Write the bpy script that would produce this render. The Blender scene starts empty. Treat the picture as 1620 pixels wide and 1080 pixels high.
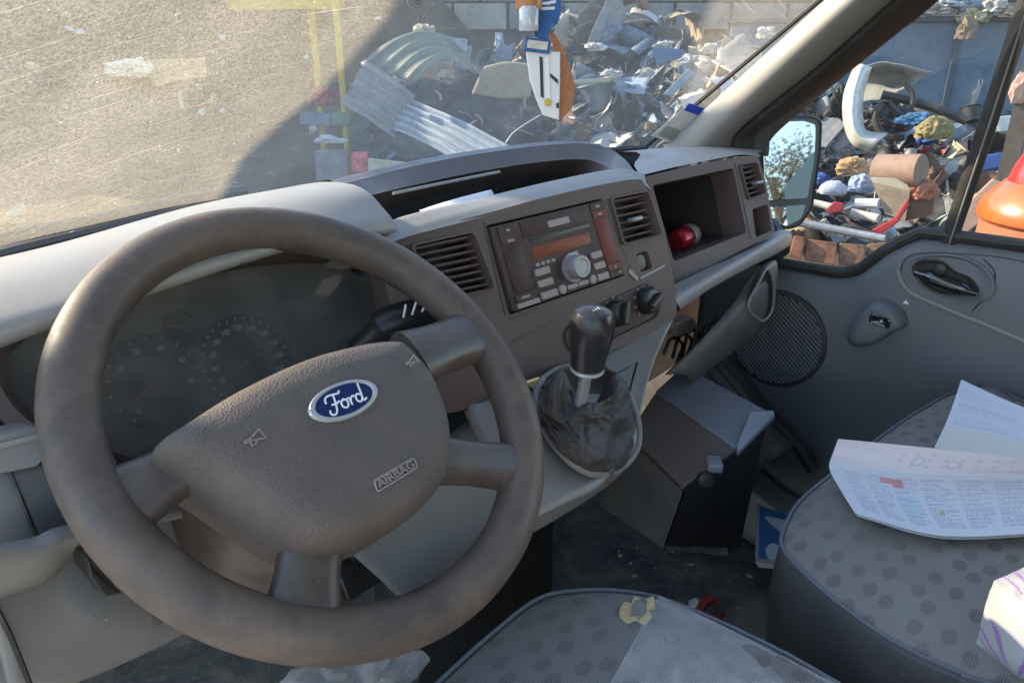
import bpy, bmesh, math, random
from mathutils import Vector, Matrix, noise as mnoise
random.seed(11)
V = Vector
PI = math.pi
S = bpy.context.scene
COL = S.collection

# ------------------------------------------------------------------ camera, sky, sun, exposure
EYE = V((0.0, 0.0, 1.65))
HEAD, PITCH, FPX = math.radians(50), math.radians(21.8), 1200.0
cam_data = bpy.data.cameras.new('camera')
cam_data.sensor_width = 36.0
cam_data.lens = 36.0 * FPX / 1620.0
cam_data.clip_start = 0.02
cam_data.clip_end = 500
cam = bpy.data.objects.new('camera', cam_data)
COL.objects.link(cam)
cam.location = EYE
cam.rotation_euler = (PI / 2 - PITCH, 0, -HEAD)
S.camera = cam

SUN_DIR = V((-0.34, 0.81, 0.47)).normalized()          # towards the sun: ahead of the van and to its left
sun_el = math.asin(SUN_DIR.z)
sun_az = math.atan2(SUN_DIR.x, SUN_DIR.y)
world = bpy.data.worlds.new('World')
S.world = world
world.use_nodes = True
wn = world.node_tree
bg = wn.nodes['Background']
sky = wn.nodes.new('ShaderNodeTexSky')
sky.sky_type = 'NISHITA'
sky.sun_disc = False
sky.sun_elevation = sun_el
sky.sun_rotation = sun_az
sky.dust_density = 0.6
sky.air_density = 1.2
sky.ozone_density = 1.5
wn.links.new(sky.outputs['Color'], bg.inputs['Color'])
bg.inputs['Strength'].default_value = 0.15
sd = bpy.data.lights.new('sun', 'SUN')
sd.energy = 3.5
sd.angle = math.radians(0.35)
sd.color = (1.0, 0.83, 0.58)
sun = bpy.data.objects.new('sun', sd)
COL.objects.link(sun)
sun.location = (-6, 8, 9)
sun.rotation_euler = (-SUN_DIR).to_track_quat('-Z', 'Y').to_euler()
S.view_settings.view_transform = 'Standard'
S.view_settings.look = 'None'
S.view_settings.gamma = 1
S.view_settings.use_curve_mapping = False
S.view_settings.exposure = 2.0
S.cycles.max_bounces = 10
S.cycles.diffuse_bounces = 5
S.cycles.transparent_max_bounces = 12
S.cycles.use_denoising = True

# ------------------------------------------------------------------ geometry helpers
_F = V((math.sin(HEAD) * math.cos(PITCH), math.cos(HEAD) * math.cos(PITCH), -math.sin(PITCH)))
_R = V((math.cos(HEAD), -math.sin(HEAD), 0))
_U = _R.cross(_F)

def ray(x, y):
    return (_F * FPX + _R * (x - 810) + _U * (540 - y)).normalized()

def P(x, y, X=None, Y=None, Z=None, d=None):
    """sight line through a pixel of the photograph, cut at a known plane of the place (metres)"""
    r = ray(x, y)
    if X is not None: t = (X - EYE.x) / r.x
    elif Y is not None: t = (Y - EYE.y) / r.y
    elif Z is not None: t = (Z - EYE.z) / r.z
    else: t = d
    return EYE + r * t

class Frame:
    def __init__(s, o, e1, n):
        s.o = V(o); s.n = V(n).normalized()
        s.e1 = (V(e1) - s.n * V(e1).dot(s.n)).normalized()
        s.e2 = s.n.cross(s.e1)
    def at(s, x, y):                      # pixel -> 2d
        r = ray(x, y)
        t = (s.o - EYE).dot(s.n) / r.dot(s.n)
        q = EYE + r * t - s.o
        return (q.dot(s.e1), q.dot(s.e2))
    def w(s, p, h=0.0):
        return s.o + s.e1 * p[0] + s.e2 * p[1] + s.n * h
    def many(s, pts):
        return [s.at(*p) for p in pts]

def catmull(pts, n, closed=False):
    pts = [V(p) for p in pts]
    m = len(pts)
    if m == 2:
        return [pts[0].lerp(pts[1], i / (n - 1)) for i in range(n)]
    segs = m if closed else m - 1
    out = []
    cnt = n if closed else n - 1
    for i in range(n):
        t = i / cnt * segs
        k = min(int(t), segs - 1); u = t - k
        if closed:
            a, b, c, d = pts[(k - 1) % m], pts[k % m], pts[(k + 1) % m], pts[(k + 2) % m]
        else:
            b, c = pts[k], pts[k + 1]
            a = pts[k - 1] if k > 0 else b * 2 - c
            d = pts[k + 2] if k + 2 < m else c * 2 - b
        out.append(0.5 * ((2 * b) + (c - a) * u + (2 * a - 5 * b + 4 * c - d) * u * u + (3 * b - a - 3 * c + d) * u ** 3))
    return out

def rounded(pts, r, seg=4):
    out = []
    m = len(pts)
    for i in range(m):
        a, b, c = V(pts[i - 1]), V(pts[i]), V(pts[(i + 1) % m])
        d1, d2 = (a - b), (c - b)
        rr = min(r, d1.length * 0.45, d2.length * 0.45)
        p1, p2 = b + d1.normalized() * rr, b + d2.normalized() * rr
        for k in range(seg + 1):
            t = k / seg
            q = p1 * (1 - t) ** 2 + b * 2 * t * (1 - t) + p2 * t * t
            out.append((q.x, q.y))
    return out

class MB:
    def __init__(s): s.bm = bmesh.new()
    def face(s, pts):
        vs = [s.bm.verts.new(p) for p in pts]
        try: return s.bm.faces.new(vs)
        except ValueError: return None
    def box(s, c, size, rot=None):
        c = V(c); h = V(size) / 2
        M = rot if rot is not None else Matrix.Identity(3)
        vs = []
        for x in (-1, 1):
            for y in (-1, 1):
                for z in (-1, 1):
                    vs.append(s.bm.verts.new(c + M @ V((x * h.x, y * h.y, z * h.z))))
        for f in ((0, 1, 3, 2), (4, 6, 7, 5), (0, 4, 5, 1), (2, 3, 7, 6), (0, 2, 6, 4), (1, 5, 7, 3)):
            s.bm.faces.new([vs[i] for i in f])
        return s
    def prism(s, pts, vec):
        """polygon of 3d points extruded by vec"""
        vec = V(vec); n = len(pts)
        a = [s.bm.verts.new(p) for p in pts]
        b = [s.bm.verts.new(V(p) + vec) for p in pts]
        s.bm.faces.new(a); s.bm.faces.new(b[::-1])
        for i in range(n):
            s.bm.faces.new([a[i], b[i], b[(i + 1) % n], a[(i + 1) % n]])
        return s
    def grid(s, rows, cu=False, cv=False):
        g = [[s.bm.verts.new(p) for p in r] for r in rows]
        R_, C_ = len(g), len(g[0])
        for i in range(R_ if cv else R_ - 1):
            for j in range(C_ if cu else C_ - 1):
                q = [g[i][j], g[i][(j + 1) % C_], g[(i + 1) % R_][(j + 1) % C_], g[(i + 1) % R_][j]]
                s.bm.faces.new(q)
        return g
    def skin(s, curves, nu=24, per=5):
        cs = [catmull(c, nu) for c in curves]
        cols = [catmull([c[i] for c in cs], (len(cs) - 1) * per + 1) for i in range(nu)]
        return s.grid([[cols[i][j] for i in range(nu)] for j in range(len(cols[0]))])
    def tube(s, path, r, seg=8, closed=False, caps=True, flat=None):
        path = [V(p) for p in path]; n = len(path)
        rr = r if isinstance(r, (list, tuple)) else [r] * n
        rows = []; up = None
        for i in range(n):
            if closed: t = path[(i + 1) % n] - path[i - 1]
            else: t = path[min(i + 1, n - 1)] - path[max(i - 1, 0)]
            t.normalize()
            if up is None:
                up = V((0, 0, 1)) if abs(t.z) < 0.9 else V((1, 0, 0))
                if flat is not None: up = V(flat[0])
            a = (up - t * up.dot(t)).normalized(); up = a
            b = t.cross(a)
            k = flat[1] if flat is not None else 1.0
            rows.append([path[i] + (a * math.cos(w) * k + b * math.sin(w)) * rr[i] for w in [2 * PI * j / seg for j in range(seg)]])
        g = s.grid(rows, cu=True, cv=closed)
        if caps and not closed:
            s.bm.faces.new(g[0][::-1]); s.bm.faces.new(g[-1])
        return s
    def lathe(s, prof, o, axis, seg=24, ex=None, k2=1.0):
        """prof: list of (radius, height) along axis"""
        o = V(o); ax = V(axis).normalized()
        e = V(ex) if ex is not None else (V((1, 0, 0)) if abs(ax.x) < 0.9 else V((0, 1, 0)))
        e = (e - ax * e.dot(ax)).normalized(); f = ax.cross(e)
        rows = [[o + ax * h + (e * math.cos(w) + f * math.sin(w) * k2) * max(r, 1e-5) for w in [2 * PI * j / seg for j in range(seg)]] for r, h in prof]
        g = s.grid(rows, cu=True)
        s.bm.faces.new(g[0][::-1]); s.bm.faces.new(g[-1])
        return s
    def levels(s, fr, outline, lv, centre=None):
        """nested copies of an outline (2d in frame fr): (scale, height) pairs, closed at the last"""
        cx = sum(p[0] for p in outline) / len(outline) if centre is None else centre[0]
        cy = sum(p[1] for p in outline) / len(outline) if centre is None else centre[1]
        rows = [[fr.w((cx + (p[0] - cx) * sc, cy + (p[1] - cy) * sc), h) for p in outline] for sc, h in lv]
        g = s.grid(rows, cu=True)
        s.bm.faces.new(g[-1]); s.bm.faces.new(g[0][::-1])
        return s
    def plate(s, fr, outer, holes=(), thick=0.01, h=0.0, depth=None, bottoms=False):
        """flat plate with real holes; walls of the holes go back by depth"""
        bm = s.bm
        loops = []
        es = []
        for lp in [outer] + list(holes):
            vs = [bm.verts.new(fr.w(p, h)) for p in lp]
            es += [bm.edges.new((vs[i], vs[(i + 1) % len(vs)])) for i in range(len(vs))]
            loops.append(vs)
        bmesh.ops.triangle_fill(bm, use_beauty=True, use_dissolve=False, edges=es, normal=fr.n)
        for k, vs in enumerate(loops):
            dd = thick if k == 0 or depth is None else depth
            bs = [bm.verts.new(v.co - fr.n * dd) for v in vs]
            for i in range(len(vs)):
                bm.faces.new([vs[i], vs[(i + 1) % len(vs)], bs[(i + 1) % len(vs)], bs[i]])
            if k and bottoms:
                bm.faces.new(bs)
        return s
    def ico(s, c, r, sub=2, sc=(1, 1, 1), rot=None, jit=0.0, seed=0):
        M = (rot if rot is not None else Matrix.Identity(3)).to_4x4()
        res = bmesh.ops.create_icosphere(s.bm, subdivisions=sub, radius=1.0)
        for v in res['verts']:
            k = 1 + jit * mnoise.noise(v.co * 1.7 + V((seed, seed * 0.3, 0)))
            v.co = V(c) + (M @ V((v.co.x * sc[0] * r * k, v.co.y * sc[1] * r * k, v.co.z * sc[2] * r * k)))
        return s
    def build(s, name, mat, parent=None, smooth=35, bevel=0.0, solid=0.0, sub=0, bseg=2, soff=-1.0):
        bm = s.bm
        bmesh.ops.recalc_face_normals(bm, faces=bm.faces)
        xs = [v.co for v in bm.verts]
        lo = V((min(p.x for p in xs), min(p.y for p in xs), min(p.z for p in xs)))
        hi = V((max(p.x for p in xs), max(p.y for p in xs), max(p.z for p in xs)))
        o = V(((lo.x + hi.x) / 2, (lo.y + hi.y) / 2, lo.z))
        for v in bm.verts: v.co -= o
        me = bpy.data.meshes.new(name)
        bm.to_mesh(me); bm.free()
        ob = bpy.data.objects.new(name, me)
        COL.objects.link(ob)
        me.materials.append(mat)
        if smooth:
            me.shade_smooth()
            try: me.set_sharp_from_angle(angle=math.radians(smooth))
            except Exception: pass
        if solid:
            m = ob.modifiers.new('solid', 'SOLIDIFY'); m.thickness = solid; m.offset = soff
        if bevel:
            m = ob.modifiers.new('bevel', 'BEVEL'); m.width = bevel; m.segments = bseg; m.limit_method = 'ANGLE'; m.angle_limit = math.radians(40)
            m.harden_normals = False
        if sub:
            m = ob.modifiers.new('sub', 'SUBSURF'); m.levels = sub; m.render_levels = sub
        ob.location = o
        if parent is not None:
            ob.parent = parent
            w = V((0, 0, 0)); q = parent
            while q is not None: w += q.location; q = q.parent
            ob.location = o - w
        return ob

def tag(o, label, cat, group=None, kind=None):
    if label: o['label'] = label
    if cat: o['category'] = cat
    if group: o['group'] = group
    if kind: o['kind'] = kind
    return o

def thing(name, label, cat, loc, group=None):
    o = bpy.data.objects.new(name, None)
    COL.objects.link(o); o.location = loc
    o.empty_display_size = 0.1
    return tag(o, label, cat, group)

def dup(o, parent, delta=(0, 0, 0), name=None):
    """copy of a part with its own sub-parts, shifted"""
    c = o.copy(); COL.objects.link(c); c.parent = parent
    c.location = o.location + V(delta)
    for ch in list(o.children):
        k = ch.copy(); COL.objects.link(k); k.parent = c
    return c

def text_mesh(body, size, fr, c2, rot=0.0, h=0.0, name='lettering', mat=None, parent=None, depth=0.0004, sx=1.0, shear=0.0):
    cu = bpy.data.curves.new('t', 'FONT')
    cu.body = body; cu.size = size; cu.align_x = 'CENTER'; cu.align_y = 'CENTER'; cu.extrude = depth; cu.shear = shear
    cu.resolution_u = 3
    o = bpy.data.objects.new('t', cu); COL.objects.link(o)
    dg = bpy.context.evaluated_depsgraph_get()
    me = bpy.data.meshes.new_from_object(o.evaluated_get(dg))
    bpy.data.objects.remove(o)
    mb = MB(); mb.bm.from_mesh(me); bpy.data.meshes.remove(me)
    ca, sa = math.cos(rot), math.sin(rot)
    for v in mb.bm.verts:
        x, y = v.co.x * sx, v.co.y
        v.co = fr.w((c2[0] + x * ca - y * sa, c2[1] + x * sa + y * ca), h + v.co.z)
    return mb.build(name, mat, parent, smooth=0)

# ------------------------------------------------------------------ materials
def nodes(name):
    m = bpy.data.materials.new(name); m.use_nodes = True
    nt = m.node_tree
    return m, nt, nt.nodes['Principled BSDF']

def N(nt, kind, **kw):
    n = nt.nodes.new(kind)
    for k, v in kw.items():
        if k in n.inputs: n.inputs[k].default_value = v
        else: setattr(n, k, v)
    return n

def ramp(nt, src, stops):
    r = nt.nodes.new('ShaderNodeValToRGB')
    el = r.color_ramp.elements
    while len(el) < len(stops): el.new(0.5)
    for e, (p, c) in zip(el, stops):
        e.position = p
        e.color = (c, c, c, 1) if isinstance(c, (int, float)) else tuple(c) + (1,)
    nt.links.new(src, r.inputs[0])
    return r.outputs[0]

def mix(nt, fac, a, b):
    m = nt.nodes.new('ShaderNodeMix'); m.data_type = 'RGBA'
    L = nt.links.new
    if isinstance(fac, (int, float)): m.inputs[0].default_value = fac
    else: L(fac, m.inputs[0])
    for sock, v in ((m.inputs[6], a), (m.inputs[7], b)):
        if isinstance(v, (tuple, list)): sock.default_value = tuple(v) + (1,) if len(v) == 3 else v
        else: L(v, sock)
    return m.outputs[2]

def coords(nt): return nt.nodes.new('ShaderNodeTexCoord').outputs['Object']

def plastic(name, col, rough=0.55, dust=0.25, dcol=(0.30, 0.25, 0.20), grain=0.15, gscale=900, spec=0.4, dscale=14, bump=0.0003):
    """moulded plastic: even colour, a patchy film of yard dust, moulded grain"""
    m, nt, b = nodes(name); L = nt.links.new
    c = coords(nt)
    n1 = N(nt, 'ShaderNodeTexNoise', Scale=dscale, Detail=7, Roughness=0.65); L(c, n1.inputs['Vector'])
    n2 = N(nt, 'ShaderNodeTexNoise', Scale=dscale * 14, Detail=4, Roughness=0.7); L(c, n2.inputs['Vector'])
    f1 = ramp(nt, n1.outputs[0], [(0.35, 0.15 * dust), (0.75, dust)])
    f2 = ramp(nt, n2.outputs[0], [(0.58, 0.0), (0.74, dust * 0.9)])
    col1 = mix(nt, f1, col, dcol)
    col2 = mix(nt, f2, col1, dcol)
    vs = N(nt, 'ShaderNodeTexVoronoi', Scale=dscale * 6); L(c, vs.inputs['Vector'])
    f3 = ramp(nt, vs.outputs['Distance'], [(0.05, min(1, dust * 2.2)), (0.11, 0.0)])
    n4 = N(nt, 'ShaderNodeTexNoise', Scale=dscale * 1.3); L(c, n4.inputs['Vector'])
    mq = N(nt, 'ShaderNodeMath', operation='MULTIPLY'); L(f3, mq.inputs[0]); L(ramp(nt, n4.outputs[0], [(0.5, 0.0), (0.62, 1.0)]), mq.inputs[1])
    col2 = mix(nt, mq.outputs[0], col2, tuple(min(1, x * 1.7) for x in dcol))
    L(col2, b.inputs['Base Color'])
    r = ramp(nt, n1.outputs[0], [(0.3, max(rough - 0.1, 0.05)), (0.7, min(rough + 0.12, 1))])
    L(r, b.inputs['Roughness'])
    b.inputs['Specular IOR Level'].default_value = spec
    if grain:
        n3 = N(nt, 'ShaderNodeTexVoronoi', Scale=gscale); L(c, n3.inputs['Vector'])
        bp = N(nt, 'ShaderNodeBump', Strength=grain, Distance=bump); L(n3.outputs['Distance'], bp.inputs['Height'])
        L(bp.outputs[0], b.inputs['Normal'])
    return m

def simple(name, col, rough=0.5, metal=0.0, var=0.15, scale=20, spec=0.5, coat=0.0, bump=0.0, alpha=None):
    m, nt, b = nodes(name); L = nt.links.new
    c = coords(nt)
    n1 = N(nt, 'ShaderNodeTexNoise', Scale=scale, Detail=6, Roughness=0.65); L(c, n1.inputs['Vector'])
    col_in = col
    dk = tuple(x * (1 - var) for x in col); lt = tuple(min(x * (1 + var), 1) for x in col)
    col = ramp(nt, n1.outputs[0], [(0.3, dk), (0.7, lt)])
    if var >= 0.1:
        n2 = N(nt, 'ShaderNodeTexNoise', Scale=scale * 3.7, Detail=8, Roughness=0.75, Distortion=0.4); L(c, n2.inputs['Vector'])
        col = mix(nt, ramp(nt, n2.outputs[0], [(0.48, 0.0), (0.70, 0.6)]), col, tuple(x * 0.35 + 0.015 for x in col_in))
    L(col, b.inputs['Base Color'])
    b.inputs['Roughness'].default_value = rough; b.inputs['Metallic'].default_value = metal
    b.inputs['Specular IOR Level'].default_value = spec
    b.inputs['Coat Weight'].default_value = coat
    if bump:
        bp = N(nt, 'ShaderNodeBump', Strength=0.5, Distance=bump); L(n1.outputs[0], bp.inputs['Height'])
        L(bp.outputs[0], b.inputs['Normal'])
    return m

def painted(name, rough=0.6, bump=0.0):
    """flat print carried as a colour attribute on the sheet"""
    m, nt, b = nodes(name)
    a = nt.nodes.new('ShaderNodeVertexColor'); a.layer_name = 'print'
    nt.links.new(a.outputs[0], b.inputs['Base Color'])
    b.inputs['Roughness'].default_value = rough
    return m

M = {}
M['hood'] = plastic('hood_plastic', (0.236, 0.224, 0.210), 0.48, 0.3, spec=0.6)
M['grey'] = plastic('grey_plastic', (0.185, 0.181, 0.177), 0.5, 0.4)
M['lightgrey'] = plastic('light_grey_plastic', (0.255, 0.245, 0.236), 0.5, 0.4)
M['brown'] = plastic('brown_grey_plastic', (0.105, 0.075, 0.068), 0.55, 0.3, dcol=(0.23, 0.16, 0.135), grain=0.08, spec=0.22)
M['dark'] = plastic('dark_plastic', (0.028, 0.028, 0.030), 0.45, 0.12, grain=0.1)
M['black'] = plastic('black_plastic', (0.012, 0.012, 0.013), 0.35, 0.10, grain=0.0)
M['pad'] = plastic('airbag_plastic', (0.078, 0.064, 0.056), 0.6, 0.4, dcol=(0.21, 0.155, 0.125), grain=0.9, gscale=620, bump=0.0007, dscale=25)
def worn_rim():
    m, nt, b = nodes('worn_rim_foam'); L = nt.links.new; c = coords(nt)
    n1 = N(nt, 'ShaderNodeTexNoise', Scale=11.0, Detail=9, Roughness=0.72, Distortion=0.6); L(c, n1.inputs['Vector'])
    n2 = N(nt, 'ShaderNodeTexNoise', Scale=130.0, Detail=6, Roughness=0.8); L(c, n2.inputs['Vector'])
    n3 = N(nt, 'ShaderNodeTexNoise', Scale=34.0, Detail=7, Roughness=0.7); L(c, n3.inputs['Vector'])
    col = ramp(nt, n1.outputs[0], [(0.28, (0.062, 0.048, 0.041)), (0.5, (0.105, 0.077, 0.061)), (0.74, (0.165, 0.112, 0.083))])
    col = mix(nt, ramp(nt, n3.outputs[0], [(0.50, 0.0), (0.75, 0.5)]), col, (0.045, 0.036, 0.033))
    col = mix(nt, ramp(nt, n2.outputs[0], [(0.56, 0.0), (0.74, 0.35)]), col, (0.24, 0.165, 0.12))
    L(col, b.inputs['Base Color'])
    L(ramp(nt, n3.outputs[0], [(0.35, 0.72), (0.65, 0.42)]), b.inputs['Roughness'])
    b.inputs['Specular IOR Level'].default_value = 0.4
    bp = N(nt, 'ShaderNodeBump', Strength=0.35, Distance=0.0006); L(n2.outputs[0], bp.inputs['Height']); L(bp.outputs[0], b.inputs['Normal'])
    return m
M['rim'] = worn_rim()
M['spoke'] = plastic('spoke_plastic', (0.05, 0.04, 0.036), 0.38, 0.4, dcol=(0.2, 0.15, 0.12), grain=0.1, dscale=40)
M['door'] = plastic('door_plastic', (0.125, 0.136, 0.150), 0.5, 0.30, dcol=(0.17, 0.165, 0.16))
M['pillar'] = plastic('pillar_plastic', (0.25, 0.235, 0.215), 0.5, 0.25)
M['rubber'] = plastic('rubber_seal', (0.014, 0.014, 0.015), 0.55, 0.15, grain=0)
def dirty_mat():
    m, nt, b = nodes('dirty_floor_rubber'); L = nt.links.new; c = coords(nt)
    n1 = N(nt, 'ShaderNodeTexNoise', Scale=7.0, Detail=10, Roughness=0.72, Distortion=0.5); L(c, n1.inputs['Vector'])
    n2 = N(nt, 'ShaderNodeTexNoise', Scale=90.0, Detail=6, Roughness=0.8); L(c, n2.inputs['Vector'])
    col = ramp(nt, n1.outputs[0], [(0.34, (0.045, 0.045, 0.044)), (0.50, (0.115, 0.112, 0.102)), (0.64, (0.23, 0.20, 0.165))])
    col = mix(nt, ramp(nt, n2.outputs[0], [(0.55, 0.0), (0.72, 0.7)]), col, (0.33, 0.28, 0.22))
    L(col, b.inputs['Base Color']); b.inputs['Roughness'].default_value = 0.75; b.inputs['Specular IOR Level'].default_value = 0.3
    bp = N(nt, 'ShaderNodeBump', Strength=0.7, Distance=0.003); L(n2.outputs[0], bp.inputs['Height']); L(bp.outputs[0], b.inputs['Normal'])
    return m
M['mat'] = dirty_mat()
M['bin'] = plastic('bin_plastic', (0.085, 0.082, 0.078), 0.5, 0.4)
M['cluster'] = plastic('cluster_plastic', (0.075, 0.075, 0.07), 0.5, 0.2, grain=0)
M['vinyl'] = plastic('seat_vinyl', (0.075, 0.074, 0.073), 0.5, 0.2, grain=0.4, gscale=700)
M['boxgrey'] = plastic('grey_painted_steel', (0.25, 0.265, 0.29), 0.4, 0.3, dcol=(0.16, 0.13, 0.11), grain=0)
M['leather'] = plastic('black_leather', (0.036, 0.035, 0.036), 0.62, 0.45, dcol=(0.17, 0.115, 0.085), grain=0.4, gscale=800, dscale=18)
M['chrome'] = simple('chrome', (0.55, 0.55, 0.56), 0.3, 0.4, 0.08)
M['silver'] = simple('silver_plastic', (0.27, 0.25, 0.25), 0.4, 0.2, 0.1)
M['button'] = simple('button_plastic', (0.30, 0.24, 0.225), 0.5, 0, 0.15, 300)
M['white'] = simple('white_print', (0.75, 0.74, 0.72), 0.6, 0, 0.05)
M['dimwhite'] = simple('faded_print', (0.62, 0.62, 0.60), 0.6, 0, 0.05)
M['blue'] = simple('badge_blue', (0.012, 0.03, 0.13), 0.25, 0.2, 0.1, coat=0.5)
M['needle'] = simple('needle_red', (0.45, 0.06, 0.05), 0.5, 0, 0.05)
M['radio'] = plastic('radio_plastic', (0.052, 0.031, 0.028), 0.5, 0.25, dcol=(0.2, 0.13, 0.115), grain=0.0, dscale=30, spec=0.2)
M['radioredlit'] = plastic('radio_red_lit_plastic', (0.16, 0.036, 0.032), 0.5, 0.2, dcol=(0.2, 0.12, 0.1), grain=0.0, dscale=30, spec=0.2)  # red light reflected onto the radio, put into the colour
M['display'] = simple('display_orange', (0.22, 0.062, 0.027), 0.45, 0, 0.15, 30, spec=0.2)
M['gloss'] = simple('gloss_black', (0.015, 0.015, 0.017), 0.12, 0, 0.1, coat=1.0)
M['paper'] = simple('white_paper', (0.52, 0.53, 0.56), 0.7, 0, 0.03)
M['canred'] = simple('can_red', (0.36, 0.02, 0.025), 0.25, 0.5, 0.2, 40)
M['foam'] = simple('torn_foam', (0.55, 0.42, 0.22), 0.9, 0, 0.2, 200)

# ------------------------------------------------------------------ the van's cab
GZ = 0.0            # ground
FZ = 0.62           # cab floor
cab = thing('van_cab', 'grey van cab shell with dusty windscreen, pale sunlit pillar and dark floor pan', 'van', (0.75, 0.0, FZ))

def glass_base(X):
    k = (X - 0.745) / 0.765
    return 0.835 + 0.20 * (1 - k * k)
def glass_pt(X, t):                       # t along the slope, metres back
    Xc = 0.745 + (X - 0.745) * (1 - 0.085 * t / 0.62)
    return V((Xc, glass_base(X) - t, 1.425 + t * 0.81))

def dusty_glass():
    m, nt, b = nodes('dusty_windscreen_glass'); L = nt.links.new
    out = nt.nodes['Material Output']
    nt.nodes.remove(b)
    c = coords(nt)
    tr = N(nt, 'ShaderNodeBsdfTransparent'); tr.inputs[0].default_value = (0.93, 0.955, 0.96, 1)
    df = N(nt, 'ShaderNodeBsdfDiffuse'); df.inputs[0].default_value = (0.60, 0.56, 0.49, 1)
    tl = N(nt, 'ShaderNodeBsdfTranslucent'); tl.inputs[0].default_value = (0.60, 0.555, 0.47, 1)
    ms = N(nt, 'ShaderNodeMixShader'); ms.inputs[0].default_value = 0.75
    L(df.outputs[0], ms.inputs[1]); L(tl.outputs[0], ms.inputs[2])
    # the dust: film, specks, wiped scratches; denser on driver's side to imitate sun glare
    sep = N(nt, 'ShaderNodeSeparateXYZ'); L(c, sep.inputs[0])
    side = N(nt, 'ShaderNodeMapRange'); L(sep.outputs[0], side.inputs[0])
    side.inputs[1].default_value = -0.75; side.inputs[2].default_value = 0.45; side.inputs[3].default_value = 0.235; side.inputs[4].default_value = 0.16
    n1 = N(nt, 'ShaderNodeTexNoise', Scale=7.0, Detail=8, Roughness=0.7); L(c, n1.inputs['Vector'])
    v1 = ramp(nt, n1.outputs[0], [(0.3, 0.7), (0.7, 1.25)])
    n2 = N(nt, 'ShaderNodeTexNoise', Scale=340.0, Detail=3, Roughness=0.8); L(c, n2.inputs['Vector'])
    v2 = ramp(nt, n2.outputs[0], [(0.36, 0.62), (0.64, 1.4)])
    mul = N(nt, 'ShaderNodeMath', operation='MULTIPLY'); L(side.outputs[0], mul.inputs[0]); L(v1, mul.inputs[1])
    mul2 = N(nt, 'ShaderNodeMath', operation='MULTIPLY'); L(mul.outputs[0], mul2.inputs[0]); L(v2, mul2.inputs[1])
    tot = mul2.outputs[0]
    for ang, sx, thr, amt in ((0.10, 6, 0.72, 0.17), (-0.22, 5, 0.73, 0.15), (0.5, 7, 0.735, 0.13), (1.2, 9, 0.745, 0.10), (-0.6, 8, 0.74, 0.13), (0.9, 7, 0.74, 0.11)):
        mp = N(nt, 'ShaderNodeMapping'); L(c, mp.inputs[0])
        mp.inputs['Rotation'].default_value = (math.radians(-39), 0, ang)
        mp.inputs['Scale'].default_value = (sx * 1.2, 520, 1)
        ns = N(nt, 'ShaderNodeTexNoise', Scale=1.0, Detail=1.5, Roughness=0.5, Distortion=0.25); L(mp.outputs[0], ns.inputs['Vector'])
        rr = ramp(nt, ns.outputs[0], [(thr - 0.03, 0.0), (thr + 0.02, amt)])
        ad = N(nt, 'ShaderNodeMath', operation='ADD'); L(tot, ad.inputs[0]); L(rr, ad.inputs[1]); tot = ad.outputs[0]
    vs = N(nt, 'ShaderNodeTexVoronoi', Scale=75.0); vs.inputs['Randomness'].default_value = 1.0; L(c, vs.inputs['Vector'])
    sp = ramp(nt, vs.outputs['Distance'], [(0.05, 0.45), (0.10, 0.0)])
    vn = N(nt, 'ShaderNodeTexNoise', Scale=23.0); L(c, vn.inputs['Vector'])
    vm = ramp(nt, vn.outputs[0], [(0.52, 0.0), (0.6, 1.0)])
    mu = N(nt, 'ShaderNodeMath', operation='MULTIPLY'); L(sp, mu.inputs[0]); L(vm, mu.inputs[1])
    ad = N(nt, 'ShaderNodeMath', operation='ADD'); ad.use_clamp = True; L(tot, ad.inputs[0]); L(mu.outputs[0], ad.inputs[1])
    m1 = N(nt, 'ShaderNodeMixShader'); L(ad.outputs[0], m1.inputs[0]); L(tr.outputs[0], m1.inputs[1]); L(ms.outputs[0], m1.inputs[2])
    gl = N(nt, 'ShaderNodeBsdfGlossy'); gl.inputs['Roughness'].default_value = 0.03; gl.inputs[0].default_value = (1, 1, 1, 1)
    m2 = N(nt, 'ShaderNodeMixShader'); m2.inputs[0].default_value = 0.035
    L(m1.outputs[0], m2.inputs[1]); L(gl.outputs[0], m2.inputs[2])
    L(m2.outputs[0], out.inputs[0])
    return m

def clear_glass(name, tint=(0.93, 0.95, 0.95), dust=0.04, gloss=0.04):
    m, nt, b = nodes(name); L = nt.links.new
    out = nt.nodes['Material Output']; nt.nodes.remove(b)
    c = coords(nt)
    tr = N(nt, 'ShaderNodeBsdfTransparent'); tr.inputs[0].default_value = tint + (1,)
    df = N(nt, 'ShaderNodeBsdfDiffuse'); df.inputs[0].default_value = (0.5, 0.47, 0.42, 1)
    n1 = N(nt, 'ShaderNodeTexNoise', Scale=9.0, Detail=8, Roughness=0.75); L(c, n1.inputs['Vector'])
    f = ramp(nt, n1.outputs[0], [(0.3, dust * 0.4), (0.75, dust * 1.8)])
    m1 = N(nt, 'ShaderNodeMixShader'); L(f, m1.inputs[0]); L(tr.outputs[0], m1.inputs[1]); L(df.outputs[0], m1.inputs[2])
    gl = N(nt, 'ShaderNodeBsdfGlossy'); gl.inputs['Roughness'].default_value = 0.02
    m2 = N(nt, 'ShaderNodeMixShader'); m2.inputs[0].default_value = gloss
    L(m1.outputs[0], m2.inputs[1]); L(gl.outputs[0], m2.inputs[2]); L(m2.outputs[0], out.inputs[0])
    return m
M['screen'] = dusty_glass()
M['clear'] = clear_glass('door_glass')
M['lens'] = clear_glass('glare_hazed_lens', (0.9, 0.91, 0.89), 0.32, 0.05)  # diffuse film stands in for veiling glare over the dials

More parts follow.
